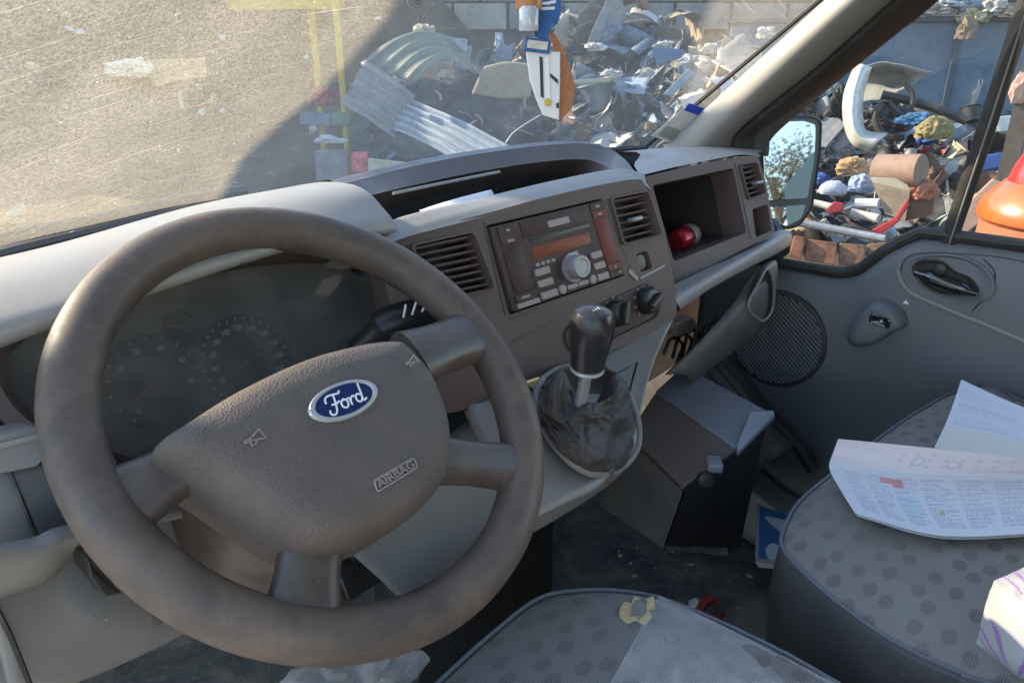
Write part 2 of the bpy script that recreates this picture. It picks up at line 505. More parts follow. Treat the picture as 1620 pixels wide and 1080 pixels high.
mb = MB()
mb.grid([[glass_pt(-0.02 + 1.53 * i / 40, -0.03 + 0.70 * j / 16) for i in range(41)] for j in range(17)])
mb.build('windscreen', M['screen'], cab)
# black seal round the glass (passenger side and bottom)
mb = MB()
mb.tube([glass_pt(1.455, t) + V((0.0, -0.006, 0.002)) for t in [x * 0.05 - 0.03 for x in range(15)]], 0.0045, 6)
mb.build('windscreen_seal', M['rubber'], cab)
mb = MB()
mb.tube([glass_pt(x * 0.05, 0.012) + V((0, -0.010, -0.004)) for x in range(0, 30)], 0.008, 6)
mb.build('windscreen_seal', M['rubber'], cab)

# passenger-side pillar trim: strips from the glass edge to the door opening
def pcurve(pts, x0, dx=-0.07):
    out = []
    for (x, y) in pts:
        Xq = x0 + dx * (205 - y) / 200.0
        out.append(P(x, y, X=Xq))
    return out
yy = (240, 200, 100, 0, -140)
g0 = pcurve(list(zip((1048, 1091, 1202, 1312, 1472), yy)), 1.440)
g1 = pcurve(list(zip((1062, 1103, 1215, 1330, 1492), yy)), 1.425)
g2 = pcurve(list(zip((1100, 1138, 1246, 1356, 1518), yy)), 1.413)
g3 = pcurve(list(zip((1140, 1164, 1284, 1396, 1556), yy)), 1.450)
g4 = pcurve(list(zip((1160, 1175, 1300, 1410, 1570), yy)), 1.475)
mb = MB(); mb.skin([g0, g1, g2, g3, g4], 30, 6)
mb.build('pillar_trim', M['pillar'], cab, solid=0.006, smooth=85)
g5 = pcurve(list(zip((1154, 1172, 1292, 1404, 1566), yy)), 1.462)
g6 = pcurve(list(zip((1186, 1198, 1318, 1430, 1590), yy)), 1.485)
g7 = pcurve(list(zip((1206, 1222, 1336, 1462, 1625), yy)), 1.512)
mb = MB(); mb.skin([g5, g6, g7], 30, 4)
mb.build('door_seal', M['rubber'], cab, solid=0.02)
g8 = pcurve(list(zip((1168, 1184, 1304, 1418, 1580), yy)), 1.466)
mb = MB(); mb.tube(catmull(g8, 30), 0.0038, 6)
mb.build('seal_lip', M['grey'], cab)
# driver-side pillar, mirrored about the middle of the cab
mb = MB()
mb.skin([[V((1.49 - q.x, q.y, q.z)) for q in g] for g in (g0, g1, g2, g3, g4)], 12, 3)
mb.build('pillar_trim', M['pillar'], cab, solid=0.03)
# roof lining, rear wall, floor pan, door sill
mb = MB()
mb.skin([[V((x, y, z)) for x in (0.10, 0.5, 1.0, 1.40)] for y, z in ((0.40, 1.955), (0.1, 2.03), (-0.4, 2.06), (-0.85, 2.05))], 12, 4)
mb.build('roof_lining', M['lightgrey'], cab, solid=0.03)
mb = MB(); mb.box((0.75, -0.88, 1.34), (1.5, 0.03, 1.42)); mb.build('rear_wall', M['lightgrey'], cab)
mb = MB(); mb.box((0.75, 0.10, FZ - 0.02), (1.44, 1.95, 0.04)); mb.build('floor_pan', M['dark'], cab)
mb = MB(); mb.skin([[V((x, 1.07, FZ)), V((x, 1.05, 0.9)), V((x, min(1.0, glass_base(x)), 1.2)), V((x, glass_base(x) + 0.016, 1.418))] for x in (-0.02, 0.2, 0.4, 0.75, 1.1, 1.3, 1.51)], 10, 3)
mb.build('firewall', M['dark'], cab, solid=0.02)
mb = MB()
mb.prism([V((1.40, y, z)) for y, z in ((-0.8, FZ - 0.1), (0.75, FZ - 0.1), (0.75, 0.84), (0.62, 0.80), (0.45, 0.72), (-0.8, 0.72))], (0.085, 0, 0))
mb.build('door_sill', simple('sill_plastic', (0.24, 0.23, 0.225), 0.5, 0, 0.15, 6), cab, bevel=0.008)
# step well edge strip that runs beside the speaker
st = [P(1128, 548, X=1.44), P(1165, 590, X=1.445), P(1215, 655, X=1.45), P(1260, 700, X=1.45), P(1288, 742, X=1.45)]
mb = MB(); mb.tube(catmull(st, 16), 0.016, 8); mb.build('door_opening_seal', M['rubber'], cab)
mb = MB(); mb.skin([[V(p) + V((-0.02, 0, 0)) for p in st[:4]], [V(p) + V((-0.09, 0.03, -0.03)) for p in st[:4]], [V(p) + V((-0.12, 0.06, -0.10)) for p in st[:4]]], 14, 3)
mb.build('kick_trim', M['mat'], cab, solid=0.004)
for k in range(4):
    mb = MB(); mb.tube(catmull([V(p) + V((-0.035 - 0.022 * k, 0.006 + 0.006 * k, -0.003 - 0.008 * k)) for p in st[:3]], 14), 0.0045, 6)
    mb.build('trim_rib', M['dark'], cab)

# ------------------------------------------------------------------ floor mat
mb = MB()
nx, ny = 60, 50
rows = []
for j in range(ny):
    r = []
    for i in range(nx):
        x = 0.12 + 1.27 * i / (nx - 1); y = -0.1 + 1.10 * j / (ny - 1)
        z = FZ + 0.004 + 0.006 * mnoise.noise(V((x * 6, y * 6, 0)))
        if 0.55 < x < 0.98: z += 0.03 * math.exp(-((x - 0.76) / 0.12) ** 2)
        if y > 0.72: z += (y - 0.72) * 0.75
        r.append(V((x, y, z)))
    rows.append(r)
mb.grid(rows)
floor_mat = mb.build('floor_mat', M['mat'], None, solid=0.006)
tag(floor_mat, 'dirty black rubber mat covering the cab floor', 'floor mat')
FLZ = FZ + 0.012
for k in range(7):
    a = P(1055 + 9 * k, 866 - 14 * k, Z=FLZ); b = P(1150 + 6 * k, 872 - 15 * k, Z=FLZ)
    mb = MB(); mb.tube([a, a.lerp(b, 0.5) + V((0, 0, 0.002)), b], 0.009, 6)
    mb.build('mat_rib', M['mat'], floor_mat)

# ------------------------------------------------------------------ dashboard
dash = thing('dashboard', 'dusty grey van dashboard with brown centre panel, open tray and shelf', 'dashboard', (0.75, 0.7, 0.95))

# instrument hood
far = [V((x, min(glass_base(max(x, 0.05)) - 0.035, 1.0), 1.418)) for x in (-0.03, 0.12, 0.25, 0.4, 0.523)]
mid = [V((-0.03, 0.80, 1.452)), V((0.12, 0.80, 1.458)), V((0.25, 0.80, 1.463)), V((0.40, 0.80, 1.478)), V((0.523, 0.78, 1.486))]
crest = [V((-0.03, 0.68, 1.466)), V((0.12, 0.68, 1.476)), V((0.25, 0.68, 1.486)), V((0.40, 0.675, 1.499)), V((0.520, 0.66, 1.503))]
lip1 = [V((-0.03, 0.615, 1.448)), V((0.12, 0.610, 1.462)), V((0.25, 0.602, 1.474)), V((0.40, 0.605, 1.482)), V((0.523, 0.612, 1.480))]
lip2 = [V((-0.03, 0.604, 1.428)), V((0.12, 0.600, 1.445)), V((0.25, 0.593, 1.460)), V((0.40, 0.596, 1.469)), V((0.526, 0.600, 1.460))]
lip3 = [V((-0.03, 0.625, 1.414)), V((0.12, 0.624, 1.433)), V((0.25, 0.620, 1.449)), V((0.40, 0.622, 1.460)), V((0.526, 0.622, 1.452))]
mb = MB()
mb.skin([far, mid, crest, lip1, lip2, lip3], 40, 6)
# right end cap of the hood
cap = [c[-1] for c in (far, mid, crest, lip1, lip2, lip3)] + [V((0.526, 0.70, 1.40)), V((0.526, 0.95, 1.39))]
mb.face(catmull(cap, 40, closed=True))
mb.build('instrument_hood', M['hood'], dash, smooth=50)
mb = MB(); s0 = P(430, 391, Y=0.594); mb.tube([V((0.335, 0.603, 1.4795)), V((0.338, 0.597, 1.475)), V((0.340, 0.594, 1.467)), V((0.341, 0.604, 1.4615))], 0.0010, 5)
mb.build('panel_seam', M['black'], dash)

# instrument cluster
CF = Frame(P(395, 575, Y=0.70), (1, 0, 0), (0, -0.86, 0.51))
op = [(2, 585), (40, 668), (150, 720), (330, 760), (560, 690), (600, 590), (590, 525), (578, 462), (556, 436), (515, 424), (420, 426), (330, 440), (235, 452), (150, 478), (55, 530)]
op2 = [(p.x, p.y) for p in catmull([V((a, b, 0)) for a, b in CF.many(op)], 70, closed=True)]
cl = MB(); cl.face([CF.w(p, -0.012) for p in op2]); cluster = cl.build('instrument_cluster', M['cluster'], dash, smooth=0)
# bezel wall from the face up to the hood and round the sides
rows = []
for s_, h in ((1.0, -0.014), (1.0, 0.02), (1.02, 0.045), (1.07, 0.055), (1.14, 0.05)):
    cx, cy = CF.at(350, 570)
    rows.append([CF.w((cx + (p[0] - cx) * s_, cy + (p[1] - cy) * s_), h) for p in op2])
mb = MB(); mb.grid(rows, cu=True); mb.build('cluster_bezel', M['brown'], dash, smooth=50)
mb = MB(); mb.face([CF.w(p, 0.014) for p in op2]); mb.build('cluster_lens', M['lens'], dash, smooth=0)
# dials
def dial(px, py, rad, labels, a0, a1, size, needle_to, nticks):
    c2 = CF.at(px, py)
    mb = MB(); mb.lathe([(rad * 1.12, -0.012), (rad * 1.14, -0.008), (rad * 1.10, -0.0075), (rad * 1.09, -0.0105)], CF.w(c2, 0), CF.n, 40)
    d = mb.build('dial', M['black'], dash)
    for i, t in enumerate(labels):
        a = a0 + (a1 - a0) * i / max(len(labels) - 1, 1)
        if t: text_mesh(t, size, CF, (c2[0] + math.cos(a) * rad * 0.80, c2[1] + math.sin(a) * rad * 0.80), 0, -0.0068, 'numeral', M['dimwhite'], d, sx=0.9)
    for i in range(nticks):
        a = a0 + (a1 - a0) * i / (nticks - 1)
        mb = MB()
        u = V((math.cos(a), math.sin(a))); w_ = V((-u.y, u.x)) * rad * 0.012
        q = [c2[0] + u.x * rad * 0.99, c2[1] + u.y * rad * 0.99]
        e = [c2[0] + u.x * rad * 1.06, c2[1] + u.y * rad * 1.06]
        mb.prism([CF.w((q[0] + w_.x, q[1] + w_.y), -0.0072), CF.w((e[0] + w_.x, e[1] + w_.y), -0.0072), CF.w((e[0] - w_.x, e[1] - w_.y), -0.0072), CF.w((q[0] - w_.x, q[1] - w_.y), -0.0072)], CF.n * 0.0005)
        mb.build('tick_mark', M['dimwhite'], d, smooth=0)
    n2 = CF.at(*needle_to); 
    w_ = (V(n2) - V(c2)).normalized(); w_ = V((-w_.y, w_.x)) * 0.0013
    mb = MB(); mb.prism([CF.w((c2[0] + w_.x, c2[1] + w_.y), -0.004), CF.w((n2[0] + w_.x * .5, n2[1] + w_.y * .5), -0.004), CF.w((n2[0] - w_.x * .5, n2[1] - w_.y * .5), -0.004), CF.w((c2[0] - w_.x, c2[1] - w_.y), -0.004)], CF.n * 0.0012)
    mb.build('needle', M['needle'], d, smooth=0)
    mb = MB(); mb.lathe([(rad * .10, -0.008), (rad * .10, -0.002), (rad * .07, 0.0)], CF.w(c2, 0), CF.n, 20); mb.build('needle_hub', M['black'], d)
A = math.radians
dial(396, 568, 0.047, ['', '20', '40', '60', '80', '100', '120', '140', '160', '180', '200', '220'], A(222), A(-32), 0.0085, (362, 601), 23)
dial(250, 600, 0.043, ['0', '', '10', '20', '30', '40', '50'], A(222), A(-20), 0.0085, (205, 640), 13)
dial(292, 517, 0.017, ['', '', ''], A(150), A(-10), 0.006, (258, 512), 5)

# dash face below and left of the cluster, light-switch block
mb = MB()
mb.skin([[V((-0.03, 0.615, 1.41)), V((0.03, 0.615, 1.41)), V((0.075, 0.62, 1.39))],
         [V((-0.03, 0.600, 1.34)), V((0.04, 0.600, 1.335)), V((0.115, 0.61, 1.33))],
         [V((-0.03, 0.575, 1.27)), V((0.06, 0.575, 1.265)), V((0.16, 0.58, 1.255))],
         [V((-0.03, 0.560, 1.20)), V((0.08, 0.560, 1.195)), V((0.20, 0.56, 1.19))]], 16, 5)
mb.build('end_panel', M['grey'], dash, solid=0.01)
mb = MB()
mb.skin([[P(-40, 745, Y=0.570), P(20, 740, Y=0.568), P(75, 735, Y=0.575)], [P(-40, 810, Y=0.556), P(40, 800, Y=0.556), P(100, 790, Y=0.566)], [P(-40, 900, Y=0.556), P(70, 895, Y=0.560), P(140, 850, Y=0.58)]], 14, 4); mb.build('end_panel', M['grey'], dash, solid=0.008)
mb = MB(); mb.tube(catmull([P(14, 742, Y=0.566), P(36, 795, Y=0.552), P(62, 858, Y=0.550)], 10), 0.0016, 5); mb.build('panel_seam', M['black'], dash)
SB = Frame(P(30, 710, Y=0.55), (1, 0, 0), (0, -1, 0.25))
mb = MB(); o = rounded(SB.many([(-20, 690), (62, 668), (66, 735), (-20, 752)]), 0.008)
mb.levels(SB, o, [(1, -0.03), (1, 0.0), (0.96, 0.006), (0.90, 0.008)]); mb.build('switch_panel', M['grey'], dash)
mb = MB(); o = SB.many([(-20, 702), (58, 682), (59, 690), (-20, 710)]); mb.prism([SB.w(p, 0.007) for p in o], SB.n * 0.003); mb.build('switch_ledge', M['lightgrey'], dash)

# knee panel below the wheel
kp = MB()
kp.skin([[P(-30, 935, Y=0.53), P(60, 905, Y=0.54), P(125, 850, Y=0.56), P(300, 800, Y=0.60), P(460, 800, Y=0.62)],
         [P(-30, 862, Y=0.50) + V((0, 0.0, 0)), P(50, 850, Y=0.51), P(112, 828, Y=0.52), P(290, 800, Y=0.57), P(470, 790, Y=0.60)]][::-1], 20, 3)
kp.build('knee_panel_ledge', M['lightgrey'], dash, solid=0.01)
kp = MB()
kp.skin([[P(-30, 930, Y=0.53), P(62, 902, Y=0.54), P(125, 848, Y=0.56), P(300, 800, Y=0.60), P(470, 800, Y=0.62)],
         [P(0, 1000, Y=0.52), P(90, 985, Y=0.53), P(180, 960, Y=0.54), P(320, 900, Y=0.59), P(450, 880, Y=0.62)],
         [P(20, 1095, Y=0.53), P(120, 1080, Y=0.54), P(290, 1003, Y=0.57), P(360, 950, Y=0.60), P(432, 925, Y=0.63)]], 24, 6)
kp.build('knee_panel', M['grey'], dash, solid=0.012)
mb = MB(); mb.tube(catmull([P(-10, 955, Y=0.522), P(18, 1010, Y=0.514), P(50, 1090, Y=0.516)], 10), 0.002, 5); mb.build('panel_seam', M['black'], dash)
mb = MB(); o = [P(138, 880, Y=0.515), P(152, 905, Y=0.515), P(196, 940, Y=0.53), P(168, 945, Y=0.52), P(145, 915, Y=0.512)]
mb.prism(o, (0, 0.03, 0)); mb.build('bonnet_release', M['dark'], dash, bevel=0.003)

# centre panel
CP = Frame((0.65, 0.579, 1.449), V((0.19, -0.027, 0.004)), V((0.19, -0.027, 0.004)).cross(V((0.0, -0.029, -0.099))) * -1)
if CP.n.y > 0: CP = Frame(CP.o, CP.e1, -CP.n)
outer = CP.many([(600, 388), (640, 372), (760, 340), (880, 308), (1000, 284), (1022, 296), (1046, 345), (1064, 430), (1070, 490), (1056, 512), (985, 547), (900, 580), (800, 614), (728, 650), (690, 640), (640, 560)])
ov = [(p.x, p.y) for p in catmull([V((a, b, 0)) for a, b in outer], 90, closed=True)]
ventL = rounded(CP.many([(650, 388), (748, 366), (782, 458), (690, 476)]), 0.008)
ventR = rounded(CP.many([(964, 314), (1024, 302), (1046, 372), (984, 388)]), 0.006)
radioH = rounded(CP.many([(768, 357), (951, 314), (988, 436), (806, 498)]), 0.003)
switchH = rounded(CP.many([(1006, 402), (1024, 396), (1033, 424), (1013, 431)]), 0.006)
mb = MB(); mb.plate(CP, ov, [ventL, ventR, radioH, switchH], thick=0.03, depth=0.03, bottoms=True)
mb.build('centre_panel', M['brown'], dash, smooth=30)
# panel seams under the radio
def strip(fr, a, b, w, h0, h1, name, mat, par):
    a2, b2 = V(fr.at(*a)), V(fr.at(*b))
    d = (b2 - a2).normalized(); q = V((-d.y, d.x)) * w / 2
    mb = MB(); mb.prism([fr.w(p, h0) for p in (a2 + q, b2 + q, b2 - q, a2 - q)], fr.n * (h1 - h0))
    return mb.build(name, mat, par, smooth=0)
strip(CP, (806, 505), (990, 442), 0.0022, -0.001, 0.0006, 'panel_seam', M['black'], dash)
strip(CP, (810, 540), (894, 503), 0.0022, -0.001, 0.0006, 'panel_seam', M['black'], dash)
strip(CP, (766, 352), (800, 500), 0.0022, -0.001, 0.0008, 'panel_seam', M['black'], dash)
strip(CP, (952, 310), (1004, 440), 0.0014, -0.001, 0.0006, 'panel_seam', M['black'], dash)

def vent(fr, corners, nsl, tab=None):
    q = [V(p) for p in fr.many(corners)]
    o = rounded([tuple(p) for p in q], 0.006)
    c = sum(q, V((0, 0))) / 4
    mb = MB()
    rows = [[fr.w(tuple(c + (V(p) - c) * s_), h) for p in o] for s_, h in ((1.09, 0.0005), (1.09, 0.004), (1.02, 0.0045), (1.0, -0.004), (1.0, -0.02))]
    mb.grid(rows, cu=True)
    vroot = mb.build('air_vent', M['brown'], dash, smooth=40)
    mb = MB(); mb.face([fr.w(p, -0.028) for p in o]); mb.build('vent_duct', M['black'], vroot, smooth=0)
    for k in range(nsl):
        t = (k + 0.5) / nsl
        a = q[0].lerp(q[3], t); b = q[1].lerp(q[2], t)
        d = (b - a).normalized(); n2 = V((-d.y, d.x)); ln = (q[3] - q[0]).length / nsl
        a += d * 0.002; b -= d * 0.002
        mb = MB()
        p0, p1 = fr.w(tuple(a + n2 * ln * 0.30), -0.003), fr.w(tuple(b + n2 * ln * 0.30), -0.003)
        p2, p3 = fr.w(tuple(b - n2 * ln * 0.15), -0.020), fr.w(tuple(a - n2 * ln * 0.15), -0.020)
        mb.prism([p0, p1, p2, p3], (fr.e2 * -0.0028 + fr.n * -0.001))
        mb.build('slat', M['brown'], vroot, smooth=0, bevel=0.0006)
    if tab:
        t2 = fr.at(*tab)
        mb = MB(); mb.box(fr.w(t2, 0.003), (0.020, 0.014, 0.006), Matrix((fr.e1, fr.n, fr.e2)).transposed()); mb.build('thumb_tab', M['silver'], vroot, bevel=0.002)
    return vroot
vent(CP, [(652, 390), (746, 369), (779, 455), (692, 473)], 8)
vent(CP, [(966, 316), (1022, 304), (1043, 370), (986, 385)], 6, (1002, 347))
# round switch in its cut-out
s2 = CP.at(1019, 414)
mb = MB(); mb.lathe([(0.014, -0.022), (0.014, -0.008), (0.011, -0.004), (0.0, -0.003)], CP.w((s2[0] - 0.002, s2[1])), CP.n, 20); mb.build('rotary_switch', M['black'], dash)
strip(CP, (994, 428), (1008, 442), 0.006, 0.0005, 0.002, 'switch_surround', M['lightgrey'], dash)
strip(CP, (1012, 440), (1050, 420), 0.0035, 0.0005, 0.002, 'switch_surround', M['lightgrey'], dash)

# radio
rq = [V(p) for p in CP.many([(771, 360), (950, 317), (985, 434), (808, 494)])]
def RQ(u, v):          # u across 0..1, v down 0..1
    a = rq[0].lerp(rq[1], u); b = rq[3].lerp(rq[2], u)
    return a.lerp(b, v)
mb = MB(); mb.levels(CP, rounded([tuple(p) for p in rq], 0.003), [(0.995, -0.028), (0.995, 0.002), (0.985, 0.004)])
radio = mb.build('radio', M['radio'], dash)
def rpatch(u0, u1, v0, v1, h0, h1, name, mat, r=0.0015, bev=0.0006):
    o = rounded([tuple(RQ(u0, v0)), tuple(RQ(u1, v0)), tuple(RQ(u1, v1)), tuple(RQ(u0, v1))], r, 3)
    mb = MB(); mb.levels(CP, o, [(1, h0), (1, h1 - bev), (0.96, h1)]); return mb.build(name, mat, radio, smooth=30)
rpatch(0.05, 0.20, 0.03, 0.24, 0.003, 0.0065, 'side_button', M['radio'])
rpatch(0.05, 0.20, 0.26, 0.80, 0.003, 0.0060, 'side_button', M['radio'])
rpatch(0.04, 0.20, 0.82, 0.92, 0.003, 0.0065, 'side_button', M['radio'])
rpatch(0.04, 0.22, 0.925, 0.985, 0.003, 0.0065, 'side_button', M['button'])
rpatch(0.86, 0.985, 0.02, 0.10, 0.003, 0.006, 'side_button', M['radio'])
rpatch(0.86, 0.985, 0.115, 0.20, 0.003, 0.006, 'side_button', M['radioredlit'])
rpatch(0.86, 0.985, 0.215, 0.80, 0.003, 0.0056, 'side_button', M['radioredlit'])
rpatch(0.86, 0.985, 0.82, 0.90, 0.003, 0.006, 'side_button', M['radioredlit'])
rpatch(0.86, 0.985, 0.91, 0.975, 0.003, 0.006, 'side_button', M['radio'])
rpatch(0.23, 0.84, 0.03, 0.22, 0.003, 0.0055, 'face_panel', M['radio'])
rpatch(0.27, 0.82, 0.245, 0.285, 0.003, 0.0045, 'disc_slot', M['black'])
rpatch(0.27, 0.78, 0.34, 0.49, 0.003, 0.0050, 'display', M['display'])
rpatch(0.45, 0.64, 0.09, 0.17, 0.005, 0.0066, 'face_lettering', M['button'])
rpatch(0.55, 0.64, 0.525, 0.56, 0.003, 0.0050, 'face_lettering', M['button'])
for u in (0.265, 0.31, 0.355, 0.40):
    rpatch(u, u + 0.032, 0.535, 0.575, 0.003, 0.0050, 'face_lettering', M['button'])
for u0, u1, v0, v1 in ((0.235, 0.36, 0.60, 0.685), (0.235, 0.36, 0.74, 0.825), (0.235, 0.37, 0.885, 0.97), (0.735, 0.835, 0.60, 0.685), (0.735, 0.835, 0.74, 0.825), (0.735, 0.84, 0.885, 0.97), (0.46, 0.545, 0.90, 0.955), (0.555, 0.645, 0.90, 0.955)):
    rpatch(u0, u1, v0, v1, 0.003, 0.0075, 'button', M['button'])
for u in (0.415, 0.69):
    mb = MB(); c = RQ(u, 0.925); mb.lathe([(0.0062, 0.003), (0.0062, 0.0075), (0.005, 0.0085)], CP.w(tuple(c)), CP.n, 20); mb.build('button', M['button'], radio)
c = RQ(0.56, 0.71)
mb = MB(); mb.lathe([(0.0195, 0.003), (0.019, 0.007), (0.0155, 0.0075), (0.015, 0.020), (0.0135, 0.0225), (0.010, 0.0225), (0.009, 0.0215)], CP.w(tuple(c)), CP.n, 32); mb.build('volume_knob', M['silver'], radio)
for (u, v, wd) in ((0.12, 0.08, 0.03), (0.12, 0.20, 0.05), (0.115, 0.87, 0.07), (0.92, 0.06, 0.04), (0.92, 0.16, 0.035), (0.92, 0.86, 0.02), (0.95, 0.945, 0.025)):
    rpatch(u - wd / 2, u + wd / 2, v - 0.014, v + 0.014, 0.005, 0.0071, 'button_mark', M['button'], 0.0005)

# heater control panel with two knobs
hp = rounded(CP.many([(915, 496), (1026, 446), (1044, 468), (1040, 500), (958, 540), (905, 560), (890, 530)]), 0.012, 5)
mb = MB(); mb.levels(CP, hp, [(1.02, -0.002), (1.02, 0.003), (0.97, 0.0035), (0.95, 0.0008)]); heater = mb.build('heater_panel', M['radio'], dash)
for (x, y, a) in ((1020, 476, 0.4), (972, 496, 1.2)):
    c2 = CP.at(x, y)
    mb = MB(); mb.lathe([(0.0185, 0.001), (0.0175, 0.012), (0.015, 0.016), (0.013, 0.0165)], CP.w(c2), CP.n, 28)
    k = mb.build('heater_knob', M['black'], heater)
    d = CP.e1 * math.cos(a) + CP.e2 * math.sin(a); e = CP.n.cross(d)
    mb = MB(); mb.box(CP.w(c2, 0.020), (0.030, 0.008, 0.010), Matrix((d, e, CP.n)).transposed()); mb.build('knob_grip', M['black'], k, bevel=0.002)
    for i in range(9):
        w_ = math.radians(-40 + 260 * i / 8)
        mb = MB(); mb.lathe([(0.0017, 0.001), (0.0014, 0.003)], CP.w((c2[0] + math.cos(w_) * 0.0235, c2[1] + math.sin(w_) * 0.0225)), CP.n, 8); mb.build('dial_dot', M['button'], heater)

# lip strip above the centre panel, tray and tray hood
lipA = [P(598, 386, Y=0.60), P(630, 362, Y=0.602), P(760, 325, Y=0.602), P(880, 293, Y=0.595), P(985, 277, Y=0.575), P(1022, 288, Y=0.560)]
lipB = [P(592, 376, Y=0.628), P(628, 347, Y=0.628), P(755, 317, Y=0.635), P(872, 289, Y=0.63), P(975, 269, Y=0.61), P(1018, 277, Y=0.585)]
lipC = [P(600, 398, Y=0.588), P(640, 376, Y=0.588), P(765, 343, Y=0.582), P(885, 309, Y=0.566), P(998, 287, Y=0.551), P(1030, 300, Y=0.545)]
lipD = [V(p) + V((0, 0.012, -0.045)) for p in lipB]
mb = MB(); mb.skin([lipC, lipA, lipB, lipD], 36, 5); mb.build('tray_lip', M['grey'], dash, smooth=60)
rt = [P(536, 291, Y=0.73), P(562, 286, Y=0.74), P(640, 266, Y=0.78), P(740, 246, Y=0.80), P(850, 231, Y=0.79), P(925, 227, Y=0.76), P(965, 236, Y=0.73), P(990, 254, Y=0.68), P(1010, 279, Y=0.60)]
rb = [P(572, 314, Y=0.71), P(600, 306, Y=0.72), P(660, 292, Y=0.76), P(750, 273, Y=0.775), P(850, 257, Y=0.765), P(918, 252, Y=0.74), P(950, 259, Y=0.71), P(972, 270, Y=0.665), P(985, 283, Y=0.60)]
ri = [V(p) + V((0, 0.03, -0.03)) for p in rb]
rf = [V(p) + V((0, 0.10, -0.035)) for p in rt]
rm = [V(p) + V((0, 0.03, 0.000)) for p in rt]
mb = MB(); lr_ = lambda A_, B_, t: [V(a).lerp(V(b), t) for a, b in zip(A_, B_)]
mb.skin([rf, rm, lr_(rm, rt, 0.85), rt, lr_(rt, rb, 0.12), lr_(rt, rb, 0.88), rb, lr_(rb, ri, 0.15), ri], 44, 3); mb.build('tray_hood', plastic('hood_brown', (0.07, 0.05, 0.046), 0.4, 0.3, dcol=(0.2, 0.15, 0.12)), dash, smooth=50)
mb = MB()
tb = [V((p.x, p.y, 1.395)) for p in lipD]; tf = [V((p.x, p.y + 0.02, 1.385)) for p in ri]
mb.skin([lipD, tb], 20, 3); mb.skin([tb, tf], 20, 3); mb.skin([tf, ri], 20, 3)
mb.build('tray_floor', M['dark'], dash)
# thin rail inside the tray
mb = MB(); mb.tube([P(622, 306, Y=0.70), P(700, 290, Y=0.71), P(790, 272, Y=0.71)], 0.0022, 6); mb.build('tray_rail', M['silver'], dash)

# dash top on the passenger's side, from the glass to the shelf front
dt0 = [V((x, glass_base(x) - 0.035, 1.418)) for x in (0.50, 0.75, 1.0, 1.2, 1.35, 1.46)]
mb = MB()
mb.skin([dt0[:4], [V(p) for p in (rf[1], rf[3], rf[5], rf[6])]], 16, 3)
mb.build('dash_top', M['grey'], dash)
e0 = [V((x, glass_base(x) - 0.03, 1.42)) for x in (0.98, 1.15, 1.3, 1.40, 1.475)]
e1 = [P(985, 240, Y=0.72), P(1050, 234, Y=0.72), P(1110, 232, Y=0.71), P(1160, 233, Y=0.68), P(1192, 238, Y=0.62)]
e2 = [P(1003, 262, Y=0.64), P(1060, 247, Y=0.64), P(1110, 242, Y=0.635), P(1165, 238, Y=0.62), P(1199, 242, Y=0.60)]
e3 = [P(1012, 278, Y=0.60), P(1070, 264, Y=0.60), P(1125, 253, Y=0.595), P(1172, 245, Y=0.585), P(1203, 248, Y=0.575)]
mb = MB(); mb.skin([e0, e1, e2, e3], 30, 5); mb.build('dash_top', M['lightgrey'], dash, smooth=50)
mb = MB(); mb.tube([P(1084, 247, Y=0.632), P(1118, 243, Y=0.632), P(1128, 254, Y=0.592)], 0.0014, 5); mb.build('panel_seam', M['black'], dash)

# shelf (upper glovebox) face with its openings
SH = Frame(P(1100, 275, Y=0.575), (0.94, -0.15, 0), (-0.16, -0.80, 0.30))
a_ = SH.o
so = [(1014, 281), (1072, 267), (1126, 256), (1172, 248), (1200, 250), (1212, 290), (1226, 368), (1180, 392), (1120, 424), (1068, 452), (1056, 380), (1030, 305)]
hole1 = rounded(SH.many([(1032, 293), (1160, 266), (1181, 368), (1066, 414)]), 0.006)
hole2 = rounded(SH.many([(1169, 262), (1196, 257), (1210, 306), (1182, 316)]), 0.004)
hole3 = rounded(SH.many([(1190, 331), (1214, 323), (1221, 364), (1196, 376)]), 0.004)
mb = MB(); mb.plate(SH, rounded(SH.many(so), 0.006), [hole1, hole2, hole3], thick=0.03, depth=0.05)
mb.build('shelf_face', M['brown'], dash, smooth=30)
# the shelf box behind the big opening
h1 = SH.many([(1030, 291), (1162, 264), (1183, 369), (1064, 416)])
mb = MB()
dp = [SH.w(p, -0.045) for p in h1]; bk = [q + V((0.02, 0.16, 0.0)) for q in dp]
for i in range(4):
    mb.face([dp[i], dp[(i + 1) % 4], bk[(i + 1) % 4], bk[i]])
mb.face(bk[::-1]); mb.build('shelf_box', M['dark'], dash, smooth=0)
mb = MB(); q = SH.many([(1189, 330), (1215, 322), (1222, 365), (1195, 377)]); mb.face([SH.w(p, -0.045) for p in q]); mb.build('side_pocket', M['black'], dash, smooth=0)
vent(SH, [(1170, 263), (1195, 258), (1209, 305), (1183, 314)], 6, (1196, 290))
strip(SH, (1163, 258), (1188, 378), 0.002, -0.001, 0.001, 'panel_seam', M['black'], dash)

